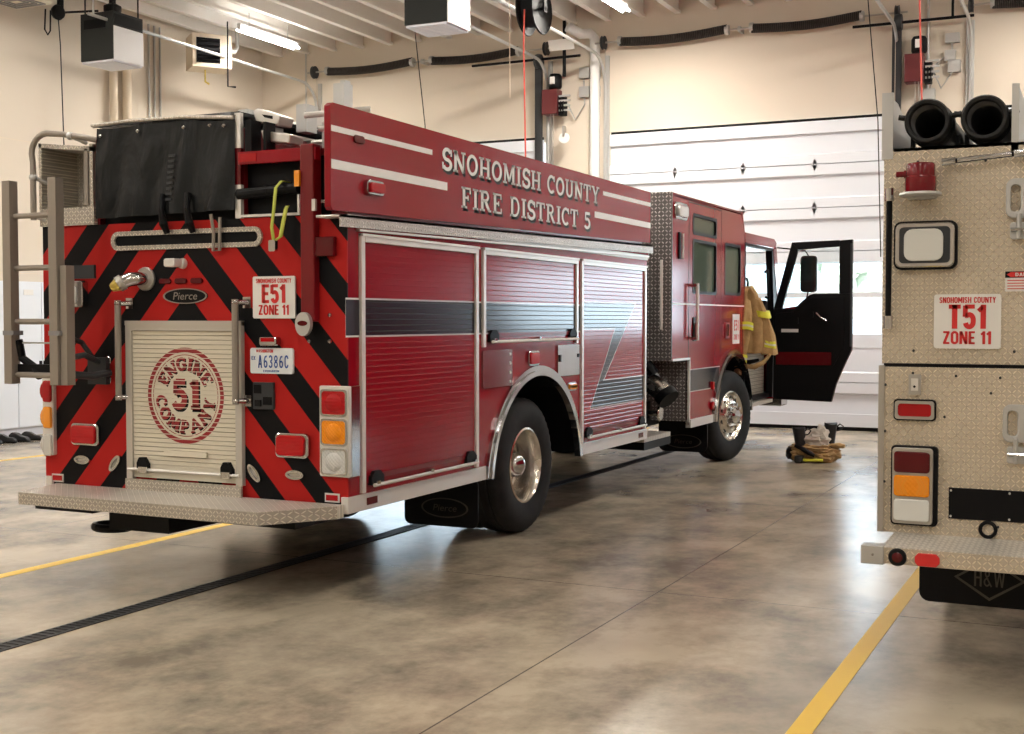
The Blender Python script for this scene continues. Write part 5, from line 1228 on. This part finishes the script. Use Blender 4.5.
# mirror outside the door, seen through its window
mr = MB().rbox(0.28, 0.50, 10.86, 10.96, 2.03, 2.53, 0.05).build('mirror', 'black_plastic', eng, bevel=0.02)
MB().rbox(0.305, 0.475, 10.852, 10.86, 2.17, 2.50, 0.03).build('mirror_glass', 'cyan_glass', mr)
MB().tube([(0.38, 10.92, 2.53), (0.34, 10.9, 2.60), (0.0, 10.7, 2.64)], 0.011, 6).build('mirror_arm', 'black_plastic', mr)
MB().tube([(0.38, 10.92, 2.05), (0.36, 10.92, 1.94), (0.26, 10.92, 1.80), (0.0, 10.85, 1.72)], 0.011, 6).build('mirror_arm', 'black_plastic', mr)

# yellow strap hanging out of the ladder tunnel
st = thing('webbing_strap', 'yellow webbing strap with buckle hanging from the dark opening at the engine tail', 'strap', (-0.45, -0.05, 2.14))
def ribbon3(pts, w, name, mat, parent):
    g = MB(); pv = None
    for p in pts:
        a = g.bm.verts.new((p[0] - w / 2, p[1], p[2])); b = g.bm.verts.new((p[0] + w / 2, p[1], p[2]))
        if pv: g.bm.faces.new([pv[0], pv[1], b, a])
        pv = (a, b)
    o = g.build(name, mat, parent, smooth=True); m_ = o.modifiers.new('t', 'SOLIDIFY'); m_.thickness = 0.004; return o
ribbon3([(-0.42, 0.02, 2.50), (-0.44, -0.035, 2.505), (-0.465, -0.06, 2.46), (-0.475, -0.065, 2.34), (-0.49, -0.07, 2.22), (-0.475, -0.07, 2.13)], 0.022, 'webbing', 'strap_yellow', st)
ribbon3([(-0.475, -0.075, 2.13), (-0.42, -0.075, 2.16), (-0.40, -0.07, 2.26), (-0.39, -0.06, 2.33), (-0.385, -0.05, 2.35)], 0.028, 'webbing_end', 'strap_yellow', st)
MB().rbox(-0.50, -0.45, -0.09, -0.06, 2.07, 2.14, 0.01).build('buckle', 'chrome', st)
# ------------------------------------------------------------ the tread plate truck at the right (tail at y = 0, left side at x = 3.15)
TX = 3.15; TR = 5.60
tk = thing('fire_truck', 'beige tread plate fire truck with the T51 sign, cut by the right edge', 'fire truck', (TX, 0, 0))
g = MB(); g.box(TX + 0.02, TR - 0.02, 0.015, 6.9, 0.60, 2.475); g.build('body', 'red_paint', tk)
MB().box(TX, TR, 0.0, 0.015, 1.435, 2.49).build('rear_upper_panel', 'plate_t51', tk, label='upper tread plate panel')
MB().box(TX + 0.012, TR, -0.012, 0.003, 0.60, 1.42).build('rear_lower_panel', 'plate_t51', tk, label='lower tread plate panel')
MB().box(TX - 0.012, TX + 0.016, -0.02, 0.05, 0.60, 1.425).build('corner_flange', 'steel', tk)
MB().box(TX + 0.01, TR, -0.006, 0.014, 1.415, 1.437).build('panel_gap', 'interior_black', tk)
MB().box(TX, TR, 0.0, 6.9, 2.475, 2.49).build('roof_plate', 'plate_top', tk)
g = MB(); g.box(TX + 0.012, TX + 0.02, 0.05, 6.9, 0.6, 2.475); g.build('side_skin', 'red_paint', tk)
# rivets
g = MB()
for (xx, zz) in ((3.30, 1.39), (3.50, 1.38), (3.70, 1.375), (3.66, 1.30), (3.17, 1.33), (3.17, 1.1), (3.17, 0.85), (3.45, 1.18), (3.31, 2.42), (3.62, 2.41), (3.17, 2.2), (3.70, 0.66), (3.76, 1.50), (3.30, 1.50)): g.sphere((xx, -0.012 if zz < 1.42 else 0.0, zz), 0.007, 6)
g.build('rivets', 'dark_grey', tk)
# step
MB().prism([(-0.012, 0.60), (-0.38, 0.585), (-0.38, 0.51), (-0.36, 0.51), (-0.36, 0.57), (-0.012, 0.585)], 'x', TX + 0.07, TR).build('tail_step', 'plate_t51', tk)
MB().prism([(-0.012, 0.602), (-0.375, 0.588), (-0.375, 0.584), (-0.012, 0.598)], 'x', TX + 0.07, TR).build('step_top', 'plate_step', tk)
o = MB().box(TX - 0.025, TX + 0.08, -0.392, -0.30, 0.505, 0.592).build('step_end_block', 'galvanised', tk, bevel=0.004)
MB().sphere((TX + 0.03, -0.392, 0.55), 0.007, 8).build('bolt', 'chrome', o)
o = MB().lathe([(0, -0.012), (0.036, -0.012), (0.042, -0.004), (0.042, 0)], (3.292, -0.381, 0.545), 'y', 24).build('round_lamp', 'black_plastic', tk); MB().lathe([(0, -0.016), (0.022, -0.014), (0.026, -0.010)], (3.292, -0.381, 0.545), 'y', 20).build('lens', 'lens_dark_red', o)
o = MB().prism([(3.37, 0.555), (3.385, 0.572), (3.465, 0.572), (3.48, 0.555), (3.48, 0.53), (3.465, 0.513), (3.385, 0.513), (3.37, 0.53)], 'y', -0.392, -0.38).build('red_reflector', 'red_decal', tk, bevel=0.003)
# lamps
def t_lamp(x0, x1, z0, z1, y, lens, name, trim='steel', r=0.015, dep=0.03):
    o = MB().frame(rr(x0, x1, z0, z1, r), rr(x0 + 0.014, x1 - 0.014, z0 + 0.014, z1 - 0.014, r), 'y', y - dep, y).build(name, trim, tk)
    MB().rbox(x0 + 0.012, x1 - 0.012, y - dep * 0.8, y, z0 + 0.012, z1 - 0.012, r).build('lens', lens, o, bevel=0.004); return o
o = t_lamp(3.22, 3.405, 1.165, 1.255, -0.012, 'lens_red', 'warning_lamp'); MB().rbox(3.213, 3.412, -0.03, -0.012, 1.158, 1.262, 0.018).build('gasket', 'black_plastic', o)
o = MB().rbox(3.205, 3.425, -0.045, -0.012, 0.645, 1.035, 0.02).build('tail_lamp', 'black_plastic', tk, bevel=0.004)
MB().rbox(3.213, 3.405, -0.055, -0.045, 0.653, 1.027, 0.018).build('bezel', 'steel', o, bevel=0.004)
for (z0, z1, mt) in ((0.905, 1.008, 'lens_dark_red'), (0.788, 0.892, 'amber_ribbed'), (0.668, 0.775, 'lens_white')):
    q = MB().rbox(3.222, 3.39, -0.066, -0.055, z0, z1, 0.016).build('lens', mt, o, bevel=0.006)
    if mt == 'amber_ribbed':
        g = MB()
        for k in range(3):
            for s in (-1, 1):
                cx = 3.306 + s * (0.018 + k * 0.018); g.prism([(cx, 0.80), (cx + s * 0.012, 0.80), (cx + s * 0.03, 0.84), (cx + s * 0.012, 0.88), (cx, 0.88), (cx + s * 0.018, 0.84)], 'y', -0.0675, -0.066)
        g.build('chevron_ribs', 'lens_amber', q)
o = MB().rbox(3.283, 3.34, -0.03, -0.012, 1.285, 1.385, 0.006).build('switch_plate', 'steel', tk); MB().box(3.295, 3.328, -0.036, -0.03, 1.305, 1.365).build('switch', 'bright_trim', o); MB().sphere((3.311, -0.037, 1.325), 0.006, 8).build('screw', 'interior_black', o)
o = MB().box(3.475, 4.6, -0.02, -0.012, 0.688, 0.838).build('black_panel', 'black_decal', tk)
g = MB(); [g.sphere((xx, -0.02, zz), 0.006, 6) for xx in (3.485, 3.75, 4.0, 4.3) for zz in (0.70, 0.825)]; g.build('screws', 'bright_trim', o)
g = MB(); g.tube([(3.655 + 0.035 * math.cos(t), -0.018, 0.645 + 0.035 * math.sin(t)) for t in [2 * PI * k / 24 for k in range(24)]], 0.009, 8, closed=True); g.build('rubber_ring', 'black_plastic', tk)
g = MB(); g.rbox(3.30, 4.2, 0.30, 0.32, 0.205, 0.62, 0.05); fl = g.build('mud_flap', 'black_plastic', tk)
g = MB(); c = (3.64, 0.345); g.frame([(c[0] - 0.17, c[1]), (c[0], c[1] - 0.11), (c[0] + 0.17, c[1]), (c[0], c[1] + 0.11)], [(c[0] - 0.15, c[1]), (c[0], c[1] - 0.096), (c[0] + 0.15, c[1]), (c[0], c[1] + 0.096)], 'y', 0.297, 0.30)
sans(g, 'H&W', 0.09, 0.15, c[0], c[1] - 0.04, 0.2965, 0.7); g.build('flap_mark', 'flap_print', fl)
# top: beacon, light, bars, handle, hose tray
o = MB().lathe([(0, 2.245), (0.095, 2.245), (0.10, 2.252), (0.095, 2.262), (0.06, 2.265), (0.0, 2.265)], (3.335, -0.085, 0), 'z', 28).build('beacon', 'galvanised', tk, smooth=True)
MB().box(3.27, 3.40, -0.06, 0.0, 2.235, 2.25).build('shelf', 'galvanised', o)
MB().lathe([(0.070, 2.262), (0.072, 2.28), (0.072, 2.335), (0.067, 2.34), (0.067, 2.39), (0.062, 2.402), (0.0, 2.406)], (3.335, -0.085, 0), 'z', 28).build('beacon_dome', 'beacon_red', o, smooth=True)
MB().cyl((3.255, -0.06, 2.355), (3.27, -0.06, 2.355), 0.02, 12, 0.02).build('side_stub', 'beacon_red', o); MB().cyl((3.22, -0.07, 2.355), (3.28, -0.07, 2.355), 0.014, 12).build('stub_pin', 'beacon_red', o)
o = MB().rbox(3.215, 3.49, -0.055, 0.0, 1.905, 2.12, 0.03).build('work_lamp', 'chrome', tk, bevel=0.006, label='chrome framed work lamp')
MB().rbox(3.205, 3.50, -0.03, 0.0, 1.895, 2.13, 0.035).build('gasket', 'black_plastic', o); MB().rbox(3.235, 3.47, -0.062, -0.055, 1.925, 2.10, 0.02).build('lamp_bezel', 'dark_grey', o); MB().rbox(3.258, 3.44, -0.072, -0.060, 1.935, 2.09, 0.04).build('lens', 'lens_white', o, bevel=0.01)
def rail(p0, p1, r=0.014, name='grab_rail'):
    p0 = Vector(p0); p1 = Vector(p1); d = (p1 - p0).normalized()
    o = MB().cyl(p0, p1, r, 12).build(name, 'black_plastic', tk, smooth=True)
    g = MB()
    for p, s in ((p0, 1), (p1, -1)): g.cyl(p - d * s * 0.012, p + d * s * 0.05, r * 1.55, 12); g.cyl(p + d * s * 0.015, Vector((p.x, 0, p.z)) + d * s * 0.015, r * 1.1, 10)
    g.build('end_fitting', 'chrome', o, smooth=True); return o
rail((3.185, -0.05, 1.62), (3.185, -0.05, 2.28)); o = rail((3.44, -0.06, 2.405), (3.80, -0.06, 2.43), 0.012)
MB().cyl((3.50, -0.061, 2.4105), (3.74, -0.061, 2.427), 0.0125, 12).build('rail_sleeve', 'chrome', o, smooth=True)
def pull(cx, z0, z1, lab):
    o = MB().frame(rr(cx, cx + 0.16, z0, z1, 0.035), rr(cx + 0.022, cx + 0.065, z0 + 0.03, z1 - 0.03, 0.02), 'y', -0.04, -0.005).build('locker_handle', 'galvanised', tk, bevel=0.006, label=lab)
    g = MB(); g.rbox(cx + 0.02, cx + 0.16, -0.035, -0.01, z0 - 0.10, z0 - 0.02, 0.012); g.cyl((cx + 0.06, -0.045, z0 - 0.10), (cx + 0.06, -0.045, z0 + 0.02), 0.012, 8); g.build('latch', 'galvanised', o, bevel=0.004)
    g = MB(); g.cyl((cx + 0.025, -0.05, z0 - 0.055), (cx + 0.16, -0.05, z0 - 0.055), 0.010, 8); g.build('latch_pin', 'chrome', o)
pull(3.715, 2.13, 2.315, 'grey cast handle near the top'); pull(3.715, 1.07, 1.25, 'grey cast handle on the lower panel')
s = MB().box(3.715, 3.90, -0.006, 0.0, 1.785, 1.88).build('danger_label', 'white_decal', tk)
g = MB(); g.box(3.715, 3.90, -0.008, -0.006, 1.85, 1.88); lb = g.build('label_header', 'black_decal', s)
g = MB(); g.prism([(3.722 + 0.085 * 0 + 0.0, 1.865), (3.74, 1.877), (3.88, 1.877), (3.897, 1.865), (3.88, 1.853), (3.74, 1.853)], 'y', -0.009, -0.008); g.build('label_oval', 'red_decal', lb)
g = MB(); sans(g, 'DANGER', 0.016, 0.10, 3.81, 1.857, -0.0105); g.build('label_text', 'white_decal', lb)
g = MB()
for q in range(4): g.box(3.725, 3.89 - 0.02 * (q % 2), -0.0075, -0.006, 1.835 - q * 0.013, 1.839 - q * 0.013)
g.build('small_print', 'red_decal', s)
sg = zone_sign(3.395, 1.512, 0.305, 0.262, -0.012, 'T51', tk)
g = MB(); g.prism([(0.0, 2.44), (0.0, 2.765), (0.35, 2.765), (1.6, 2.50), (5.5, 2.50), (5.5, 2.44)], 'x', TX - 0.01, TX + 0.01); g.box(TX - 0.012, TX + 0.042, -0.004, 0.015, 2.44, 2.765); g.build('tray_side', 'galvanised', tk)
g = MB(); g.prism([(0.02, 2.44), (0.02, 2.76), (0.4, 2.76), (5.5, 2.50), (5.5, 2.44)], 'x', 3.745, 3.76); g.box(3.733, 3.765, 0.0, 0.02, 2.44, 2.765); g.build('tray_side', 'galvanised', tk)
MB().box(TX, 3.75, 3.0, 3.02, 2.44, 2.62).build('tray_back', 'dark_grey', tk)
# wheels, cab
for cy in (2.2, 6.6):
    for (x, s) in ((TX + 0.10, -1), (TR - 0.10, 1)):
        g = MB(); g.lathe([(0.29, 0), (0.40, 0.02 * s), (0.50, 0.008 * s), (0.53, -0.03 * s), (0.53, -0.25 * s), (0.50, -0.28 * s), (0.29, -0.27 * s), (0.29, 0)], (x, cy, 0.46), 'x', 48); w_ = g.build('tyre', 'tyre_rubber', tk, smooth=True)
        MB().lathe([(0.30, 0.004 * s), (0.27, -0.02 * s), (0.2, -0.05 * s), (0.1, 0.01 * s), (0.0, 0.02 * s)], (x, cy, 0.46), 'x', 32).build('rim', 'polished_wheel', w_, smooth=True)
    MB().cyl((TX + 0.2, cy, 0.46), (TR - 0.2, cy, 0.46), 0.09, 12).build('axle', 'black_metal', tk)
MB().box(TX + 0.6, TR - 0.6, 0.1, 8.7, 0.42, 0.62).build('chassis', 'black_metal', tk)
g = MB(); g.prism([(6.9, 0.6), (9.0, 0.6), (9.05, 1.45), (8.75, 2.6), (8.5, 2.7), (6.9, 2.7)], 'x', TX + 0.03, TR - 0.03); g.build('cab', 'red_paint', tk, bevel=0.04)
g = MB()
for xx in (TX + 0.022, TR - 0.032): g.prism([(7.4, 1.6), (8.5, 1.6), (8.4, 2.4), (7.4, 2.4)], 'x', xx, xx + 0.01)
g.prism([(9.0, 1.6), (9.06, 1.6), (8.86, 2.4), (8.80, 2.4)], 'x', TX + 0.2, TR - 0.2); g.build('cab_window', 'tinted_glass', tk)
# the two suction hoses lying in the tray
def suction(cx, lab):
    t = thing('suction_hose', lab, 'hose', (cx, 0.1, 2.49), 'hard suction hoses in the tray')
    z = 2.615
    g = MB(); n = 70; prof = [(0.095 + 0.004 * (k % 2), 0.16 + 4.6 * k / n) for k in range(n + 1)]; g.lathe(prof, (cx, 0, z), 'y', 28); g.build('hose_wall', 'suction_hose', t, smooth=True)
    g = MB(); g.lathe([(0.080, 0.02), (0.086, -0.01), (0.100, -0.012), (0.108, 0.0), (0.108, 0.05), (0.100, 0.06), (0.100, 0.15), (0.112, 0.16), (0.112, 0.20), (0.098, 0.21)], (cx, 0, z), 'y', 40)
    g.build('coupling', 'suction_hose', t, smooth=True)
    MB().lathe([(0.080, 0.02), (0.078, 0.10), (0.074, 0.11), (0.078, 0.12), (0.080, 0.9), (0.0, 1.2)], (cx, 0, z), 'y', 32).build('bore', 'grey_plastic', t, smooth=True)
    g = MB()
    for a in (0.3, PI - 0.3):
        g.cyl((cx + 0.10 * math.cos(a), 0.09, z + 0.10 * math.sin(a)), (cx + 0.155 * math.cos(a), 0.09, z + 0.15 * math.sin(a) * 0.9), 0.014, 8)
    g.build('coupling_lug', 'suction_hose', t)
    g = MB(); g.box(cx - 0.13, cx + 0.13, 0.30, 0.34, 2.49, 2.52); g.box(cx - 0.12, cx - 0.10, 0.30, 0.34, 2.52, 2.58); g.box(cx + 0.10, cx + 0.12, 0.30, 0.34, 2.52, 2.58); g.build('cradle', 'black_metal', t)
suction(3.352, 'left one of the two black suction hoses lying on top of the T51 truck')
suction(3.612, 'right one of the two black suction hoses lying on top of the T51 truck')

# ------------------------------------------------------------ turnout coat hung by the open cab door
coat = thing('turnout_coat', 'tan firefighter coat with yellow bands hung by the open cab door', 'coat', (0.16, 9.2, 1.0))
def loft(secs, seg=26, fold=0.0, fn_=7, seed=0, name='cloth', mat='turnout_cloth', parent=coat, label=None, band=None):
    """secs: (cx, cy, cz, rx, ry); rings laid flat, folds run down the cloth"""
    g = MB(); rings = []; rnd = random.Random(seed); ph = [rnd.uniform(0, 6.28) for _ in range(4)]
    secs2 = []
    for i in range(len(secs) - 1):
        for k in range(4):
            f = k / 4; secs2.append(tuple(a * (1 - f) + b * f for a, b in zip(secs[i], secs[i + 1])))
    secs2.append(secs[-1])
    for i, (cx, cy, cz, rx_, ry_) in enumerate(secs2):
        R_ = []
        for k in range(seg):
            t = 2 * PI * k / seg; f = 1 + fold * (math.sin(fn_ * t + ph[0] + i * 0.10) + 0.5 * math.sin(3 * t + ph[1] - i * 0.22) + 0.3 * math.sin(11 * t + ph[2]))
            R_.append(g.bm.verts.new((cx + rx_ * f * math.cos(t), cy + ry_ * f * math.sin(t), cz + 0.012 * math.sin(2 * t + ph[3]))))
        rings.append(R_)
    for i in range(len(rings) - 1):
        for k in range(seg): g.bm.faces.new([rings[i][k], rings[i][(k + 1) % seg], rings[i + 1][(k + 1) % seg], rings[i + 1][k]])
    g.bm.faces.new(rings[0]); g.bm.faces.new(rings[-1][::-1])
    return g.build(name, mat, parent, smooth=True, label=label)
cy_ = 9.22
loft([(0.06, 9.16, 2.07, 0.05, 0.05), (0.07, cy_, 1.98, 0.09, 0.07), (0.09, cy_, 1.80, 0.13, 0.09), (0.13, cy_, 1.62, 0.17, 0.11), (0.15, cy_, 1.40, 0.17, 0.12), (0.15, cy_, 1.24, 0.15, 0.10)], 30, 0.14, 6, 1, 'coat_body')
def sleeve(path, seed, b0, b1, cuff):
    s_ = loft(path, 22, 0.10, 5, seed, 'sleeve')
    (ax, ay, az, ar, ar2) = path[-1]; (bx, by, bz, br, br2) = path[-2]
    def at(f, gr): return (bx + (ax - bx) * f, by + (ay - by) * f, bz + (az - bz) * f, (br + (ar - br) * f) * gr, (br2 + (ar2 - br2) * f) * gr)
    for (f0, f1, mt, gr) in ((b0, b0 + 0.13, 'turnout_yellow', 1.07), (b0 + 0.13, b0 + 0.22, 'reflective_silver', 1.07), (b0 + 0.22, b0 + 0.35, 'turnout_yellow', 1.07)):
        loft([at(f0, gr), at(f1, gr)], 22, 0.10, 5, seed, 'reflective_band', mt, s_)
    return s_
sl = sleeve([(0.04, 9.12, 1.90, 0.06, 0.06), (0.03, 9.08, 1.72, 0.10, 0.08), (0.00, 9.06, 1.52, 0.115, 0.085), (-0.01, 9.05, 1.34, 0.10, 0.08), (-0.03, 9.05, 1.06, 0.085, 0.075)], 3, 0.45, 0.8, True)
loft([(-0.03, 9.05, 1.07, 0.055, 0.05), (-0.03, 9.05, 0.97, 0.045, 0.04)], 16, 0.03, 5, 8, 'wristlet', 'skin_leather')
sl2 = sleeve([(0.14, cy_, 1.92, 0.07, 0.07), (0.20, cy_ + 0.02, 1.74, 0.09, 0.08), (0.25, cy_ + 0.03, 1.56, 0.10, 0.085), (0.28, cy_ + 0.04, 1.46, 0.10, 0.085), (0.31, cy_ + 0.04, 1.22, 0.10, 0.085)], 5, 0.30, 0.7, True)
for (f0, f1, mt) in ((1.585, 1.62, 'turnout_yellow'), (1.56, 1.585, 'reflective_silver'), (1.525, 1.56, 'turnout_yellow')):
    loft([(0.03, 9.05, f1, 0.125, 0.095), (0.03, 9.05, f0, 0.125, 0.095)], 22, 0.05, 5, 3, 'chest_band', mt)
loft([(0.22, cy_, 1.76, 0.105, 0.10), (0.24, cy_, 1.68, 0.11, 0.10)], 22, 0.06, 5, 5, 'shoulder_band', 'turnout_yellow')
g = MB(); g.tube([(-0.02, 9.15, 1.12), (0.05, 9.12, 1.07), (0.16, 9.12, 1.06), (0.27, 9.14, 1.12), (0.34, 9.2, 1.22)], [0.02, 0.03, 0.035, 0.03, 0.02], 10); g.build('hem', 'turnout_cloth', coat, smooth=True)
MB().tube([(0.0, 9.12, 1.14), (0.10, 9.10, 1.12), (0.22, 9.12, 1.15)], [0.02, 0.03, 0.02], 8).build('hem_lining', 'black_plastic', coat, smooth=True)
loft([(0.04, 9.10, 2.06, 0.045, 0.04), (0.01, 9.08, 1.98, 0.055, 0.05), (0.03, 9.07, 1.80, 0.05, 0.05)], 18, 0.08, 5, 9, 'collar')

# ------------------------------------------------------------ trousers folded down over boots on the floor
def blob(parent, name, mat, c, s, sub=4, amp=0.12, f=6.0, seed=0, flat=True, label=None, fold=0.0):
    from mathutils import noise as nz
    g = MB(); bmesh.ops.create_icosphere(g.bm, subdivisions=sub, radius=1)
    for v in g.bm.verts:
        p = v.co.copy(); d = nz.fractal(p * f * 0.3 + Vector((seed, seed * 2, 0)), 1.0, 2.0, 4) * amp + fold * math.sin(p.z * 14 + 3 * nz.noise(p * 2 + Vector((seed, 0, 0))))
        p *= (1 + d); v.co = Vector((c[0] + p.x * s[0], c[1] + p.y * s[1], max(c[2] + p.z * s[2], 0.004 if flat else -9)))
    return g.build(name, mat, parent, smooth=True, label=label)
tr = thing('turnout_trousers', 'crumpled tan firefighter trousers heaped round a pair of boots on the floor', 'trousers', (1.02, 8.35, 0))
blob(tr, 'trouser_leg', 'turnout_cloth', (0.90, 8.32, 0.10), (0.19, 0.20, 0.11), 4, 0.25, 6, 1, fold=0.05)
blob(tr, 'trouser_leg', 'turnout_cloth', (1.14, 8.36, 0.09), (0.20, 0.19, 0.10), 4, 0.25, 6, 4, fold=0.05)
blob(tr, 'waistband', 'turnout_cloth', (1.00, 8.28, 0.17), (0.24, 0.14, 0.06), 4, 0.25, 7, 7, fold=0.06)
blob(tr, 'lining', 'cloth_lining', (1.05, 8.32, 0.26), (0.16, 0.13, 0.13), 4, 0.30, 7, 11, False, fold=0.06)
blob(tr, 'lining_fold', 'cloth_lining', (1.12, 8.30, 0.33), (0.09, 0.08, 0.11), 3, 0.30, 7, 14, False, fold=0.05)
blob(tr, 'knee_patch', 'black_plastic', (0.78, 8.25, 0.10), (0.075, 0.10, 0.09), 3, 0.2, 6, 17)
MB().tube([(0.84, 8.16, 0.20), (0.93, 8.13, 0.17), (1.02, 8.12, 0.12), (1.08, 8.13, 0.09)], [0.02, 0.03, 0.03, 0.02], 8).build('suspender', 'black_plastic', tr, smooth=True)
g = MB(); g.tube([(0.90, 8.13, 0.04), (1.0, 8.11, 0.035), (1.10, 8.12, 0.04), (1.18, 8.14, 0.04)], 0.018, 8); rb = g.build('reflective_band', 'turnout_yellow', tr, smooth=True)
blob(tr, 'trouser_tip', 'turnout_cloth', (1.30, 8.36, 0.20), (0.10, 0.06, 0.035), 3, 0.3, 7, 21, False)
def boot(x, y, top, lean, lab):
    t = thing('rubber_boot', lab, 'boot', (x, y, 0), 'boots standing in the folded trousers')
    secs = [(x, y + 0.02, 0.02, 0.05, 0.06), (x, y, 0.10, 0.062, 0.07), (x + lean * 0.4, y, 0.22, 0.066, 0.075), (x + lean, y, top, 0.078, 0.08)]
    loft(secs, 22, 0.02, 3, 2, 'boot_shaft', 'boot_rubber', t)
    g = MB(); g.rbox(x - 0.05, x + 0.05, y - 0.2, y + 0.08, 0.0, 0.09, 0.03, 'z'); g.build('boot_foot', 'boot_rubber', t, bevel=0.02)
    MB().tube([(x + lean + 0.07, y, top - 0.04), (x + lean + 0.11, y, top - 0.005), (x + lean + 0.15, y, top - 0.03), (x + lean + 0.12, y, top - 0.075), (x + lean + 0.07, y, top - 0.085)], 0.009, 8).build('pull_loop', 'boot_rubber', t, smooth=True)
    return t
bootl = boot(0.90, 8.24, 0.41, -0.04, 'black boot top standing at the left of the tan trouser heap')
bootr = boot(1.17, 8.48, 0.46, 0.03, 'black boot top standing behind, at the right of the tan trouser heap')

for o in (tr, bootl, bootr): o.location += Vector((-0.12, 0.58, FZ))
coat.location.x -= 0.05
